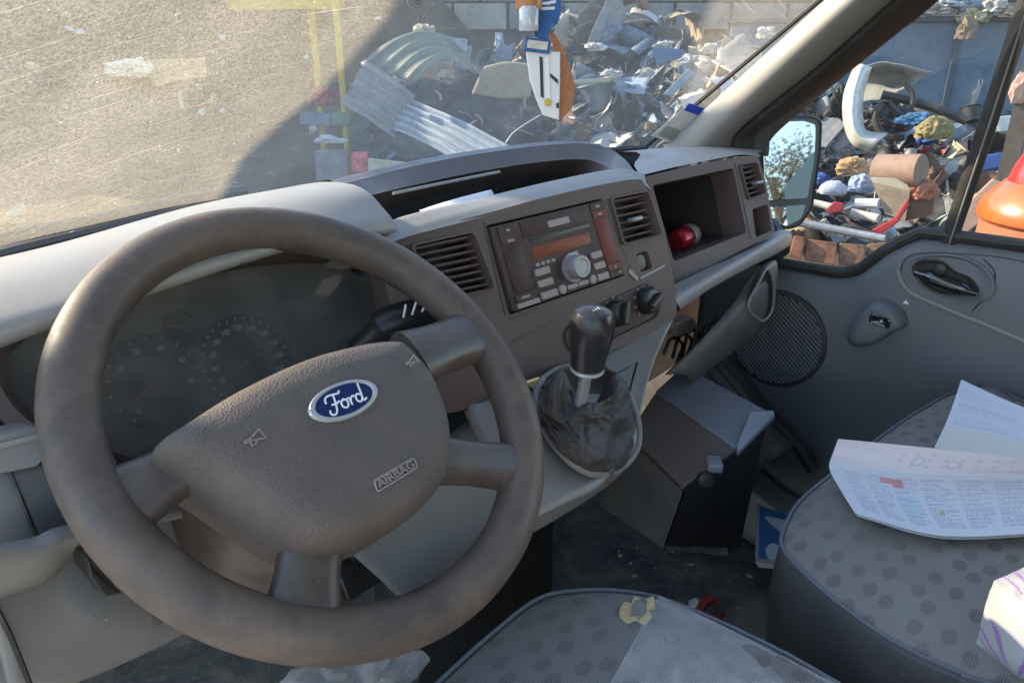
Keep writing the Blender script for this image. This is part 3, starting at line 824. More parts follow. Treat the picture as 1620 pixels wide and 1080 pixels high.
# ledge under the shelf, lower cavity and hanging glovebox bin
l1 = [P(1062, 452, Y=0.525), P(1120, 424, Y=0.525), P(1180, 392, Y=0.525), P(1228, 366, Y=0.53), P(1249, 364, Y=0.555)]
l2 = [P(1068, 474, Y=0.495), P(1122, 440, Y=0.49), P(1182, 405, Y=0.49), P(1232, 376, Y=0.495), P(1253, 373, Y=0.53)]
l3 = [P(1074, 492, Y=0.50), P(1124, 457, Y=0.495), P(1184, 424, Y=0.495), P(1228, 402, Y=0.50), P(1250, 388, Y=0.54)]
l4 = [V(p) + V((0, 0.05, -0.01)) for p in l3]
mb = MB(); mb.skin([l1, l2, l3, l4], 26, 5); mb.build('dash_ledge', M['lightgrey'], dash, smooth=60)
mb = MB(); mb.tube([P(1183, 395, Y=0.520), P(1185, 406, Y=0.489), P(1195, 420, Y=0.491)], 0.0012, 5); mb.build('panel_seam', M['black'], dash)
mb = MB()
cb = [P(1075, 490, Y=0.56), P(1226, 405, Y=0.56), P(1170, 560, Y=0.75), P(1040, 650, Y=0.78), P(1030, 600, Y=0.62)]
mb.prism([V(p) + V((0, 0.10, 0)) for p in cb], (0, 0.02, 0)); mb.build('cavity_back', M['black'], dash, smooth=0)
b1 = [P(1196, 432, Y=0.525), P(1160, 480, Y=0.52), P(1110, 535, Y=0.53), P(1052, 592, Y=0.55)]
b2 = [P(1222, 412, Y=0.520), P(1190, 470, Y=0.505), P(1140, 530, Y=0.515), P(1078, 590, Y=0.54)]
b3 = [P(1225, 440, Y=0.525), P(1200, 510, Y=0.515), P(1165, 545, Y=0.53), P(1090, 600, Y=0.56)]
b4 = [P(1222, 490, Y=0.55), P(1196, 522, Y=0.55), P(1150, 556, Y=0.56), P(1088, 606, Y=0.58)]
mb = MB(); mb.skin([b1, b2, b3, b4], 20, 5); mb.build('glovebox_bin', M['bin'], dash, solid=0.006, smooth=60)
cupc = [P(1214, 425, Y=0.50), P(1224, 448, Y=0.50), P(1222, 488, Y=0.505), P(1208, 507, Y=0.505), P(1190, 497, Y=0.50), P(1184, 480, Y=0.498), P(1199, 450, Y=0.495)]
cc = catmull(cupc, 28, closed=True)
mb = MB(); mb.face([p + V((0.0, 0.004, 0)) for p in cc]); mb.build('cup_recess', M['black'], dash, smooth=0)
mb = MB(); mb.tube(cc, 0.0028, 6, closed=True); mb.build('cup_rim', M['lightgrey'], dash)
# parts left hanging in the cavity
mb = MB(); o = [P(1062, 514, Y=0.60), P(1098, 502, Y=0.60), P(1106, 520, Y=0.60), P(1072, 534, Y=0.60)]
mb.prism(o, (0, 0.025, 0)); mb.build('cavity_module', simple('rusty_beige', (0.22, 0.15, 0.11), 0.7, 0, 0.5, 60), dash, bevel=0.003)
for k in range(6):
    x0 = 1050 + k * 14
    pts = [P(x0, 560 + 6 * (k % 3), Y=0.60), P(x0 + 12, 535 - 5 * k, Y=0.62), P(x0 + 30, 545 - 7 * k, Y=0.63), P(x0 + 20, 575 - 5 * k, Y=0.60)]
    mb = MB(); mb.tube(catmull(pts, 14), 0.0035, 6); mb.build('loose_cable', M['black'] if k % 3 else M['brown'], dash)

# console below the centre panel
k1 = [P(742, 640, Y=0.535), P(790, 740, Y=0.46), P(850, 812, Y=0.40)]
k2 = [P(800, 611, Y=0.547), P(850, 700, Y=0.46), P(905, 785, Y=0.39)]
k3 = [P(890, 580, Y=0.545), P(920, 680, Y=0.46), P(957, 755, Y=0.385)]
k4 = [P(985, 544, Y=0.535), P(988, 640, Y=0.475), P(1002, 712, Y=0.415)]
k5 = [P(1074, 486, Y=0.515), P(1032, 580, Y=0.485), P(1010, 668, Y=0.445)]
mb = MB(); mb.skin([k1, k2, k3, k4, k5], 24, 7); mb.build('console', M['lightgrey'], dash, solid=0.012, smooth=50)
mb = MB(); mb.tube([P(966, 596, Y=0.500), P(1008, 573, Y=0.500), P(990, 640, Y=0.472)], 0.0022, 5); mb.build('panel_seam', M['dark'], dash)
mb = MB()
mb.skin([[P(850, 812, Y=0.40), P(905, 785, Y=0.39), P(957, 757, Y=0.385), P(1004, 714, Y=0.415), P(1012, 668, Y=0.445)],
         [P(830, 850, Y=0.46), P(890, 815, Y=0.46), P(945, 780, Y=0.46), P(985, 745, Y=0.48), P(1000, 690, Y=0.52)]], 20, 4)
mb.build('console_base', M['lightgrey'], dash, smooth=60)
# panel seen through the lower right of the wheel
mb = MB()
mb.skin([[P(520, 845, Y=0.60), P(620, 770, Y=0.585), P(720, 680, Y=0.56), P(760, 650, Y=0.54)],
         [P(600, 915, Y=0.59), P(680, 860, Y=0.56), P(770, 780, Y=0.51), P(812, 752, Y=0.46)],
         [P(645, 960, Y=0.60), P(740, 905, Y=0.57), P(830, 852, Y=0.50), P(862, 812, Y=0.42)]], 20, 6)
mb.build('console_side', M['door'], dash, solid=0.01)
# lower centre duct down to the floor
mb = MB(); mb.prism([V((0.62, 0.72, FZ)), V((0.98, 0.72, FZ)), V((0.98, 0.72, 1.2)), V((0.62, 0.70, 1.2))], (0, 0.1, 0)); mb.build('centre_duct', M['dark'], dash)

# ------------------------------------------------------------------ steering wheel
WC = V((0.328, 0.470, 1.3745)); A49 = math.radians(49.6)
WF = Frame(WC, (1, 0, 0), (0, -math.cos(A49), math.sin(A49)))
wheel = thing('steering_wheel', 'worn four-spoke steering wheel with oval blue badge on its pad', 'steering wheel', WC)
mb = MB()
n = 96
mb.tube([WF.w((math.cos(2 * PI * i / n) * 0.1828, math.sin(2 * PI * i / n) * 0.1828), 0) for i in range(n)], 0.0198, 16, closed=True)
mb.build('rim', M['rim'], wheel)
padpx = [(250, 694), (300, 655), (380, 606), (480, 560), (570, 535), (628, 528), (652, 536), (690, 580), (716, 640), (724, 690), (718, 738), (690, 780), (640, 818), (580, 844), (530, 853), (490, 848), (440, 822), (380, 780), (310, 732)]
PF = Frame(WC + WF.n * 0.050, WF.e1, WF.n)
po = PF.many(padpx)
po = [(p.x, p.y) for p in catmull([V((a, b, 0)) for a, b in po], 96, closed=True)]
pcx = sum(p[0] for p in po) / len(po); pcy = sum(p[1] for p in po) / len(po)
mb = MB()
mb.levels(PF, po, [(0.93, -0.075), (0.98, -0.042), (1.0, -0.028), (0.998, -0.018), (0.975, -0.009), (0.94, -0.003), (0.88, 0.003), (0.80, 0.0065), (0.68, 0.0090), (0.5, 0.0103), (0.25, 0.0107), (0.05, 0.0108)])
pad = mb.build('airbag_pad', M['pad'], wheel, smooth=60)
def spoke(a, b, wa, wb, ta=0.014, tb=0.012, ha=0.012, hb=-0.002):
    a, b = V(WF.at(*a)), V(WF.at(*b)); d = (b - a).normalized(); q = V((-d.y, d.x))
    rows = []
    for i in range(9):
        t = i / 8; c = a.lerp(b, t)
        w_ = (wa * (1 - t) + wb * t) * (1 - 0.16 * math.sin(PI * t)) * 0.5
        th = ta * (1 - t) + tb * t; h = ha * (1 - t) + hb * t
        rows.append([WF.w(tuple(c + q * (w_ * math.copysign(abs(math.cos(s_)) ** 0.7, math.cos(s_)))), h + th * math.copysign(abs(math.sin(s_)) ** 0.8, math.sin(s_))) for s_ in [2 * PI * j / 20 for j in range(20)]])
    mb = MB(); g = mb.grid(rows, cu=True); mb.bm.faces.new(g[0][::-1]); mb.bm.faces.new(g[-1])
    return mb.build('spoke', M['spoke'], wheel, smooth=60)
spoke((330, 722), (196, 793), 0.040, 0.052, 0.016, 0.016)
spoke((640, 580), (762, 526), 0.056, 0.062, 0.016, 0.017)
spoke((660, 735), (812, 738), 0.046, 0.046, 0.014, 0.016)
spoke((490, 830), (479, 968), 0.052, 0.054, 0.014, 0.016)
# badge
bc = PF.at(536, 645)
mb = MB()
ang = 0.0
def ell(rx, ry, k): return [(bc[0] + rx * math.cos(2 * PI * i / k), bc[1] + ry * math.sin(2 * PI * i / k)) for i in range(k)]
b0 = PF.at(483, 667); b1_ = PF.at(590, 622)
RX = (V(b1_) - V(b0)).length / 2 * 0.89; RY = RX * 0.47
mb.levels(PF, ell(RX, RY, 48), [(1.10, 0.006), (1.10, 0.0115), (1.06, 0.0130), (0.93, 0.0130), (0.90, 0.0122)], bc)
badge = mb.build('badge', M['chrome'], pad)
mb = MB(); mb.levels(PF, ell(RX * 0.90, RY * 0.87, 48), [(1, 0.0115), (1, 0.0127), (0.3, 0.0130)], bc); badge_face = mb.build('badge_face', M['blue'], pad)
strokes = [[(.10, .60), (.12, .70), (.20, .77), (.33, .76), (.45, .74), (.50, .80)], [(.33, .75), (.29, .55), (.22, .33), (.14, .25), (.07, .30), (.09, .40)], [(.19, .52), (.28, .50), (.39, .54)],
           [(.45, .53), (.39, .47), (.38, .36), (.44, .30), (.51, .36), (.53, .47), (.48, .54), (.45, .53), (.55, .50)],
           [(.57, .53), (.60, .49), (.59, .38), (.58, .31)], [(.60, .42), (.64, .50), (.70, .53), (.72, .49)],
           [(.87, .48), (.80, .53), (.74, .46), (.73, .36), (.78, .30), (.85, .36), (.89, .48), (.95, .80)], [(.89, .50), (.86, .36), (.88, .30), (.95, .34)]]
for stc in strokes:
    pts = catmull([PF.w((bc[0] + (x - 0.515) * RX * 1.36, bc[1] + (y - 0.53) * RX * 1.05), 0.0134) for x, y in stc], 18)
    mb = MB(); mb.tube(pts, 0.0008, 6, flat=(PF.n, 0.5)); mb.build('badge_letter', M['white'], pad)
# horn symbols and the airbag plaque
for (x, y, k) in ((394, 706, 1.0), (642, 583, 0.85)):
    c = PF.at(x, y)
    for path in ([(-.9, .1), (-.1, .2), (.9, .8), (1.0, -.45), (-.1, -.15), (-.9, -.1)], [(-.35, .15), (-.5, -.7), (-.05, -.65), (.15, -.2)]):
        mb = MB(); mb.tube([PF.w((c[0] + px * 0.0075 * k, c[1] + py * 0.0060 * k), 0.0115 if k == 1 else 0.0108) for px, py in path], 0.0005, 5); mb.build('horn_symbol', M['button'], pad)
pl = [V(p) for p in PF.many([(583, 770), (646, 733), (652, 748), (589, 787)])]
mb = MB(); mb.tube([PF.w(p, 0.0098) for p in rounded([tuple(p) for p in pl], 0.002)], 0.0006, 5, closed=True); mb.build('airbag_plaque', M['button'], pad)
pc = sum(pl, V((0, 0))) / 4; pd = pl[1] - pl[0]
text_mesh('AIRBAG', 0.0088, PF, tuple(pc), math.atan2(pd.y, pd.x), 0.0100, 'plaque_lettering', M['button'], pad, sx=1.15)

# steering column, stalks (fixed to the dashboard)
mb = MB()
SF = Frame(WC, WF.e1, WF.n)
sh = rounded([(-0.085, 0.055), (0.08, 0.065), (0.085, -0.03), (0.045, -0.088), (-0.045, -0.092), (-0.088, -0.04)], 0.03, 6)
mb.levels(SF, sh, [(0.95, -0.26), (1.05, -0.20), (1.06, -0.09), (1.0, -0.062), (0.80, -0.050)]); mb.build('column_shroud', M['spoke'], dash, smooth=50)
a = P(600, 525, Y=0.55); b = P(672, 500, Y=0.535); c0 = P(560, 560, Y=0.57)
mb = MB(); mb.tube(catmull([P(520, 600, Y=0.60), c0, a, P(635, 508, Y=0.54), b, P(697, 494, Y=0.533)], 22), [0.010] * 5 + [0.013] * 4 + [0.0195] * 11 + [0.016, 0.010], 14); wst = mb.build('control_stalk', M['black'], dash)
for i, (x, y) in enumerate(((640, 492), (655, 488), (672, 484), (688, 486))):
    q = P(x, y, Y=0.519)
    mb = MB(); mb.box(q, (0.0015, 0.0014, 0.013), Matrix.Rotation(0.3 + 0.2 * i, 3, 'Y')); mb.build('stalk_mark', M['dimwhite'], wst)
mb = MB(); mb.tube(catmull([P(300, 740, Y=0.58), P(210, 745, Y=0.58), P(165, 740, Y=0.57)], 12), 0.011, 10); mb.build('control_stalk', M['black'], dash)
# pedals
for (x, y) in ((565, 905), (470, 1000)):
    q = P(x, y, Y=0.80)
    mb = MB(); mb.box(q, (0.07, 0.02, 0.06), Matrix.Rotation(-0.5, 3, 'X')); mb.tube([q, q + V((0.01, 0.1, 0.25))], 0.01, 8); mb.build('pedal', M['black'], dash, bevel=0.005)

# ------------------------------------------------------------------ gear lever
GXX = 0.63
kb, kt = P(929, 583, X=GXX), P(940, 486, X=GXX)
gear = thing('gear_lever', 'black gear lever with glossy knob and crumpled leather gaiter', 'gear lever', P(935, 700, X=0.62))
ax = (kt - kb); H = ax.length; ax.normalize()
mb = MB(); mb.lathe([(0.0155, 0), (0.0185, 0.003), (0.0195, H * 0.2), (0.0225, H * 0.45), (0.0245, H * 0.66), (0.0238, H * 0.82), (0.0195, H * 0.94), (0.011, H * 0.995), (0.003, H * 1.01)], kb, ax, 28)
knob = mb.build('gear_knob', plastic('knob_plastic', (0.018, 0.018, 0.020), 0.25, 0.10, dcol=(0.16, 0.13, 0.11), grain=0.1, gscale=900), gear)
capd = (ax + (_U * 0.1 - _F * 0.55 + _R * 0.25)).normalized()
kc = kb + ax * (H * 0.66)
mb = MB()
mb.lathe([(0.0185, H * 0.185), (0.0178, H * 0.215), (0.013, H * 0.29), (0.007, H * 0.335), (0.001, H * 0.35)], kc, capd, 24); mb.build('knob_cap', M['gloss'], knob)
for (dx, dy) in ((-.004, .004), (0, .004), (.004, .004), (-.004, -.003), (0, -.003), (.004, -.003)):
    e = capd.cross(V((0, 1, 0))).normalized(); f = capd.cross(e)
    q = kc + capd * (H * 0.348) + e * dx + f * dy
    mb = MB(); mb.box(q, (0.0012, 0.0012, 0.004), Matrix((e, capd, f)).transposed()); mb.build('shift_mark', M['dimwhite'], knob)
mb = MB(); mb.lathe([(0.0165, -0.004), (0.0185, -0.002), (0.0185, 0.001), (0.016, 0.002)], kb, ax, 20); mb.build('knob_collar', M['chrome'], gear)
mb = MB(); mb.tube([kb, P(918, 640, X=0.628)], 0.007, 10); mb.build('shaft', M['silver'], gear)
# gaiter: folds between the frame ring and a loose neck
ring = catmull([P(x, y, Y=yy_) for x, y, yy_ in ((858, 600, .50), (848, 640, .475), (868, 690, .445), (905, 732, .405), (945, 750, .39), (985, 738, .405), (1010, 700, .425), (1002, 640, .462), (965, 590, .50), (905, 578, .515))], 72, closed=True)
neck_c = P(921, 612, X=0.628)
gg = [
 [(866, 690, .445, 0), (892, 722, .415, 0), (925, 745, .395, 0), (955, 751, .390, 0), (985, 742, .400, 0), (1004, 712, .42, 0)],
 [(856, 672, .45, 12), (884, 706, .425, 20), (920, 726, .405, 30), (955, 730, .40, 28), (984, 716, .405, 16), (1001, 690, .425, 6)],
 [(854, 664, .455, 2), (880, 690, .43, 14), (914, 698, .415, 44), (948, 704, .408, 40), (976, 690, .415, 4), (1002, 672, .43, 8)],
 [(850, 648, .46, 14), (878, 668, .44, 4), (908, 676, .425, 26), (944, 668, .415, 8), (972, 658, .42, 24), (1000, 652, .44, 2)],
 [(853, 632, .465, 2), (872, 648, .45, 20), (900, 650, .435, 8), (936, 652, .425, 40), (958, 646, .43, 2), (996, 628, .45, 12)],
 [(862, 612, .475, 2), (886, 588, .462, 12), (908, 622, .45, 12), (934, 634, .437, 30), (962, 626, .44, 24), (990, 606, .455, 6)],
 [(872, 612, .485, -6), (892, 598, .472, 4), (914, 630, .458, 4), (937, 641, .45, 10), (958, 634, .45, 10), (972, 588, .468, 2)],
 [(905, 630, .485, -8), (910, 634, .48, -6), (920, 642, .475, -6), (930, 645, .47, -4), (940, 642, .472, -4), (950, 625, .478, -4)]]
cur = [[P(x, y, Y=yy_) - _F * (o_ * 0.001) for x, y, yy_, o_ in r] for r in gg]
cs_ = [catmull(c, 61) for c in cur]
rows = []
for i in range(61):
    rows.append(catmull([c[i] for c in cs_], 64))
for i, col_ in enumerate(rows):
    for j, p in enumerate(col_):
        e = math.sin(PI * j / 63) * 0.8 + 0.2
        q = V((i / 60 * 3.4, j / 63 * 4.2, 0))
        r1 = (1 - min(1, abs(mnoise.noise(q * 1.1 + V((3, 1, 0)))) * 2.4)) ** 2
        r2 = (1 - min(1, abs(mnoise.noise(V((q.x * 2.6 + q.y, q.y * 1.7, 4.0)))) * 2.4)) ** 2
        p -= _F * ((0.007 * r1 - 0.006 * r2 + 0.004 * mnoise.noise(q * 5)) * e)
mb = MB(); mb.grid([[rows[i][j] for i in range(61)] for j in range(64)])
bk_ = [[P(856, 612, Y=.49), P(884, 584, Y=.497), P(908, 577, Y=.50), P(952, 577, Y=.495), P(992, 604, Y=.475)],
       [P(870, 650, Y=.485), P(890, 625, Y=.50), P(915, 615, Y=.505), P(945, 615, Y=.50), P(985, 640, Y=.48)],
       [P(880, 690, Y=.47), P(900, 680, Y=.48), P(920, 680, Y=.485), P(945, 680, Y=.48), P(990, 690, Y=.46)]]
mb.skin(bk_, 30, 8)
mb.build('gaiter', M['leather'], gear, smooth=50, solid=0.0012)
mb = MB(); mb.tube([q + (-_F * 0.002) for q in ring], 0.0042, 8, closed=True); mb.build('gaiter_ring', M['grey'], gear)
mb = MB(); mb.box(P(962, 750, Y=0.392), (0.014, 0.010, 0.02)); mb.build('ring_clip', M['brown'], gear, bevel=0.003)

# ------------------------------------------------------------------ passenger door
door = thing('passenger_door', 'grey plastic passenger door card with round speaker grille and dark oval handle', 'van door', (1.5, 0.2, 0.78))
def door_top(y):
    pts = ((-0.9, 1.320), (0.22, 1.320), (0.30, 1.318), (0.345, 1.285), (0.395, 1.228), (0.43, 1.217), (0.72, 1.212))
    for (a, za), (b, zb) in zip(pts, pts[1:]):
        if y <= b: 
            t = (y - a) / (b - a); return za + (zb - za) * t
    return pts[-1][1]
def door_x(y, z):
    d = door_top(y) - z
    prof = ((0, 1.515), (0.012, 1.497), (0.035, 1.483), (0.08, 1.476), (0.20, 1.470), (0.30, 1.478), (0.38, 1.495), (0.6, 1.503))
    for (a, xa), (b, xb) in zip(prof, prof[1:]):
        if d <= b:
            return xa + (xb - xa) * (d - a) / (b - a)
    return prof[-1][1]
ys = [-0.9 + 1.60 * i / 90 for i in range(91)]
ts = [0, 0.012, 0.024, 0.05, 0.09, 0.14, 0.2, 0.3, 0.4, 0.5, 0.6, 0.7, 0.8, 0.9, 1]
mb = MB()
rows = []
for t in ts:
    rows.append([V((door_x(y, door_top(y) + (0.52 - door_top(y)) * t), y, door_top(y) + (0.52 - door_top(y)) * t)) for y in ys])
mb.grid(rows); mb.build('door_card', M['door'], door, solid=0.03, soff=-1.0, smooth=50)
# upper swage line and bead
def on_door(x, y, off=0.0):
    q = P(x, y, X=1.475)
    for _ in range(4): q = P(x, y, X=door_x(q.y, q.z) - off)
    return q
mb = MB(); mb.tube(catmull([on_door(x, y, 0.003) for x, y in ((1420, 425), (1428, 448), (1446, 466), (1500, 490), (1560, 514), (1640, 548))], 24), 0.0035, 6); mb.build('swage_line', M['lightgrey'], door)
mb = MB(); mb.tube(catmull([on_door(x, y, 0.001) for x, y in ((1556, 410), (1574, 432), (1566, 462), (1538, 492))], 14), 0.0009, 5); mb.build('panel_seam', M['black'], door)
mb = MB(); mb.tube(catmull([on_door(x, y, 0.001) for x, y in ((1424, 430), (1432, 410), (1460, 400), (1560, 404), (1640, 418))], 18), 0.0009, 5); mb.build('panel_seam', M['dark'], door)
# lower map-pocket step
mb = MB(); mb.skin([[on_door(x, y, 0.012) for x, y in ((1230, 620), (1300, 618), (1380, 595), (1450, 560), (1640, 556))], [on_door(x, y, 0.002) for x, y in ((1225, 600), (1300, 597), (1372, 575), (1440, 540), (1640, 530))]], 24, 3)
# oval handle dish
DF = Frame(on_door(1500, 440), (0, -1, 0), (-1, 0, 0.05))
dd = [(p.x, p.y) for p in catmull([V((a, b, 0)) for a, b in DF.many([(1432, 428), (1446, 408), (1490, 402), (1535, 410), (1566, 432), (1572, 458), (1556, 474), (1520, 474), (1470, 458)])], 48, closed=True)]
mb = MB(); mb.levels(DF, dd, [(1.03, -0.002), (1.03, 0.005), (0.97, 0.0055), (0.86, 0.002)]); dish = mb.build('handle_dish', M['door'], door)
d2 = [(p.x, p.y) for p in catmull([V((a, b, 0)) for a, b in DF.many([(1444, 424), (1458, 411), (1490, 412), (1512, 428), (1538, 440), (1549, 462), (1524, 468), (1486, 464), (1456, 446)])], 40, closed=True)]
mb = MB(); mb.levels(DF, d2, [(1, 0.002), (1, 0.0062), (0.9, 0.006), (0.8, 0.003)]); mb.build('handle_bowl', M['black'], dish)
mb = MB(); mb.tube(catmull([DF.w(DF.at(x, y), h) for x, y, h in ((1450, 430, 0.012), (1470, 436, 0.016), (1500, 446, 0.018), (1530, 456, 0.018), (1546, 462, 0.012))], 16), [0.005] * 4 + [0.009] * 8 + [0.006] * 4, 10, flat=(DF.e2, 1.2)); mb.build('handle_lever', M['gloss'], dish)
mb = MB(); mb.lathe([(0.010, 0.005), (0.009, 0.014), (0.004, 0.016)], DF.w(DF.at(1490, 424)), DF.n, 18); mb.build('handle_pivot', M['dark'], dish)
# window-switch pod
pod_c = [on_door(x, y) for x, y in ((1352, 520), (1372, 488), (1396, 474), (1424, 486), (1433, 510), (1412, 524), (1384, 542), (1354, 541))]
F2 = Frame(on_door(1395, 508), (0, -1, 0), (-1, 0, 0))
o = [(p.x, p.y) for p in catmull([V((a, b, 0)) for a, b in F2.many([(1342, 528), (1368, 486), (1394, 472), (1426, 486), (1437, 512), (1414, 526), (1384, 544), (1352, 545)])], 40, closed=True)]
c_t = F2.at(1402, 498)
rows = []
for s_, h in ((1.0, -0.01), (0.99, 0.006), (0.92, 0.022), (0.78, 0.034), (0.62, 0.038), (0.50, 0.038)):
    rows.append([F2.w((c_t[0] + (p[0] - c_t[0]) * s_, c_t[1] + (p[1] - c_t[1]) * s_), h) for p in o])
mb = MB(); g = mb.grid(rows, cu=True); mb.bm.faces.new(g[-1]); pod = mb.build('switch_pod', M['door'], door, smooth=60)
sw = rounded([(c_t[0] - .018, c_t[1] + .011), (c_t[0] + .018, c_t[1] + .006), (c_t[0] + .018, c_t[1] - .012), (c_t[0] - .018, c_t[1] - .008)], .006)
mb = MB(); mb.levels(F2, sw, [(1, 0.030), (1, 0.041), (0.85, 0.0425), (0.5, 0.040)]); mb.build('window_switch', M['gloss'], pod)
mb = MB(); mb.lathe([(0.0022, 0.038), (0.0018, 0.0440)], F2.w((c_t[0] + 0.003, c_t[1])), F2.n, 8); mb.build('switch_mark', M['white'], pod)
mb = MB(); q = on_door(1433, 478, 0.001); mb.prism([q + V((0, dy, dz)) for dy, dz in ((0.005, -0.003), (0.0, 0.005), (-0.006, -0.003))], (-0.0012, 0, 0)); mb.build('pale_chip', M['white'], door)
# round speaker grille of slanted slats
GC = on_door(1228, 536); GR = 0.098
GF = Frame(GC, (0, -1, 0), (-1, 0, 0.03))
mb = MB(); mb.lathe([(GR * 1.06, -0.004), (GR * 1.05, 0.004), (GR * 0.99, 0.005), (GR * 0.98, 0.0005), (0.001, 0.0005)], GC, GF.n, 48); grille = mb.build('speaker_grille', M['dark'], door)
ga = math.radians(-38)
ud = V((math.cos(ga), math.sin(ga))); un = V((-ud.y, ud.x))
for k in range(-13, 14):
    off = k * GR * 0.072
    hl = math.sqrt(max(GR * GR * 0.94 - off * off, 0))
    a2, b2 = un * off - ud * hl, un * off + ud * hl
    w_ = un * GR * 0.020
    mb = MB(); mb.prism([GF.w(tuple(p), 0.001) for p in (a2 + w_, b2 + w_, b2 - w_, a2 - w_)], GF.n * 0.005)
    mb.build('slat', M['door'], grille, smooth=0)
# window frame: seal along the belt, divider bar, glass
belt = [V((1.508, y, door_top(y) + 0.006)) for y in [0.66 - 0.03 * i for i in range(40)]]
mb = MB(); mb.tube(belt, 0.011, 8); mb.build('belt_seal', M['rubber'], door)
dv = [P(1500, 384, X=1.508), P(1550, 235, X=1.492), P(1607, 60, X=1.475), P(1655, -90, X=1.46)]
mb = MB(); mb.tube(catmull(dv, 14), 0.0145, 10, flat=(V((1, 0, 0)), 0.6)); mb.build('divider_bar', M['rubber'], door)
mb = MB(); mb.tube([V(p) + V((-0.012, -0.004, 0)) for p in catmull(dv, 14)], 0.0016, 6); mb.build('divider_bead', M['grey'], door)
gl = MB()
gl.skin([[V((1.515, y, door_top(y) - 0.02)) for y in (0.66, 0.5, 0.43, 0.38, 0.33, 0.28, 0.0, -0.3, -0.6)], [V((1.44, y, z)) for y, z in ((0.60, 1.48), (0.42, 1.62), (0.34, 1.70), (0.28, 1.75), (0.22, 1.80), (0.15, 1.86), (0.0, 1.92), (-0.3, 1.95), (-0.6, 1.95))]], 24, 6)
gl.build('door_window', M['clear'], door)

# ------------------------------------------------------------------ wing mirror
mir = thing('wing_mirror', 'black passenger wing mirror with two panes outside the door window', 'wing mirror', (1.66, 0.5, 1.25))
_mr = ray(1245, 255); _mq = V((0.10, -0.985, 0.125)).normalized(); _mn = (_mq - _mr).normalized()
MFm = Frame(P(1245, 260, X=1.68), V((0, 0, 1)).cross(_mn), _mn)
ho = rounded(MFm.many([(1196, 184), (1282, 183), (1297, 190), (1295, 240), (1282, 330), (1262, 358), (1240, 364), (1196, 330)]), 0.012, 5)
mb = MB(); mb.levels(MFm, ho, [(0.6, -0.075), (0.85, -0.06), (0.97, -0.03), (1.0, 0.0), (1.0, 0.008), (0.97, 0.010), (0.955, 0.006)]); mb.build('mirror_housing', M['black'], mir, smooth=50)
mirm, nt_, b_ = nodes('mirror_glass'); b_.inputs['Metallic'].default_value = 1; b_.inputs['Roughness'].default_value = 0.02; b_.inputs['Base Color'].default_value = (0.32, 0.36, 0.42, 1)
mo = rounded(MFm.many([(1200, 194), (1266, 192), (1285, 198), (1283, 250), (1272, 314), (1206, 318)]), 0.008)
mb = MB(); mb.levels(MFm, mo, [(1, 0.004), (1, 0.0115), (0.99, 0.012)]); mb.build('mirror_pane', mirm, mir, smooth=0)
mo = rounded(MFm.many([(1203, 328), (1270, 323), (1262, 346), (1240, 357), (1204, 350)]), 0.008)
mb = MB(); mb.levels(MFm, mo, [(1, 0.004), (1, 0.0115), (0.99, 0.012)]); mb.build('mirror_pane', mirm, mir, smooth=0)
mb = MB(); mb.tube([P(1210, 345, X=1.66), P(1225, 372, X=1.60), P(1232, 395, X=1.54)], 0.022, 10); mb.build('mirror_arm', M['black'], mir)

# ------------------------------------------------------------------ seats
def fabric():
    m, nt, b = nodes('seat_fabric'); L = nt.links.new
    c = coords(nt)
    mp = N(nt, 'ShaderNodeMapping'); mp.inputs['Scale'].default_value = (1.0, 1.35, 0.0); mp.inputs['Rotation'].default_value = (0, 0, 0.5); L(c, mp.inputs[0])
    vo = N(nt, 'ShaderNodeTexVoronoi', Scale=27.0); vo.voronoi_dimensions = '2D'; vo.inputs['Randomness'].default_value = 0.45; L(mp.outputs[0], vo.inputs['Vector'])
    dots = ramp(nt, vo.outputs['Distance'], [(0.22, 1.0), (0.31, 0.0)])
    n0 = N(nt, 'ShaderNodeTexNoise', Scale=5.0, Detail=3); L(c, n0.inputs['Vector'])
    zone = ramp(nt, n0.outputs[0], [(0.35, 0.4), (0.6, 0.85)])
    mu = N(nt, 'ShaderNodeMath', operation='MULTIPLY'); L(dots, mu.inputs[0]); L(zone, mu.inputs[1])
    col = mix(nt, mu.outputs[0], (0.185, 0.176, 0.164), (0.098, 0.094, 0.092))
    w1 = N(nt, 'ShaderNodeTexWave', Scale=135.0, bands_direction='X', Distortion=0.3); L(c, w1.inputs['Vector'])
    w2 = N(nt, 'ShaderNodeTexWave', Scale=135.0, bands_direction='Y', Distortion=0.3); L(c, w2.inputs['Vector'])
    wm = N(nt, 'ShaderNodeMath', operation='MULTIPLY'); L(w1.outputs[1], wm.inputs[0]); L(w2.outputs[1], wm.inputs[1])
    col = mix(nt, ramp(nt, wm.outputs[0], [(0.1, 0.0), (0.7, 0.5)]), col, (0.40, 0.38, 0.35))
    n1 = N(nt, 'ShaderNodeTexNoise', Scale=9.0, Detail=8, Roughness=0.7); L(c, n1.inputs['Vector'])
    col = mix(nt, ramp(nt, n1.outputs[0], [(0.5, 0.0), (0.8, 0.45)]), col, (0.16, 0.125, 0.095))
    L(col, b.inputs['Base Color']); b.inputs['Roughness'].default_value = 0.9; b.inputs['Specular IOR Level'].default_value = 0.15
    bp = N(nt, 'ShaderNodeBump', Strength=0.5, Distance=0.0006); L(wm.outputs[0], bp.inputs['Height']); L(bp.outputs[0], b.inputs['Normal'])
    return m
M['fabric'] = fabric()

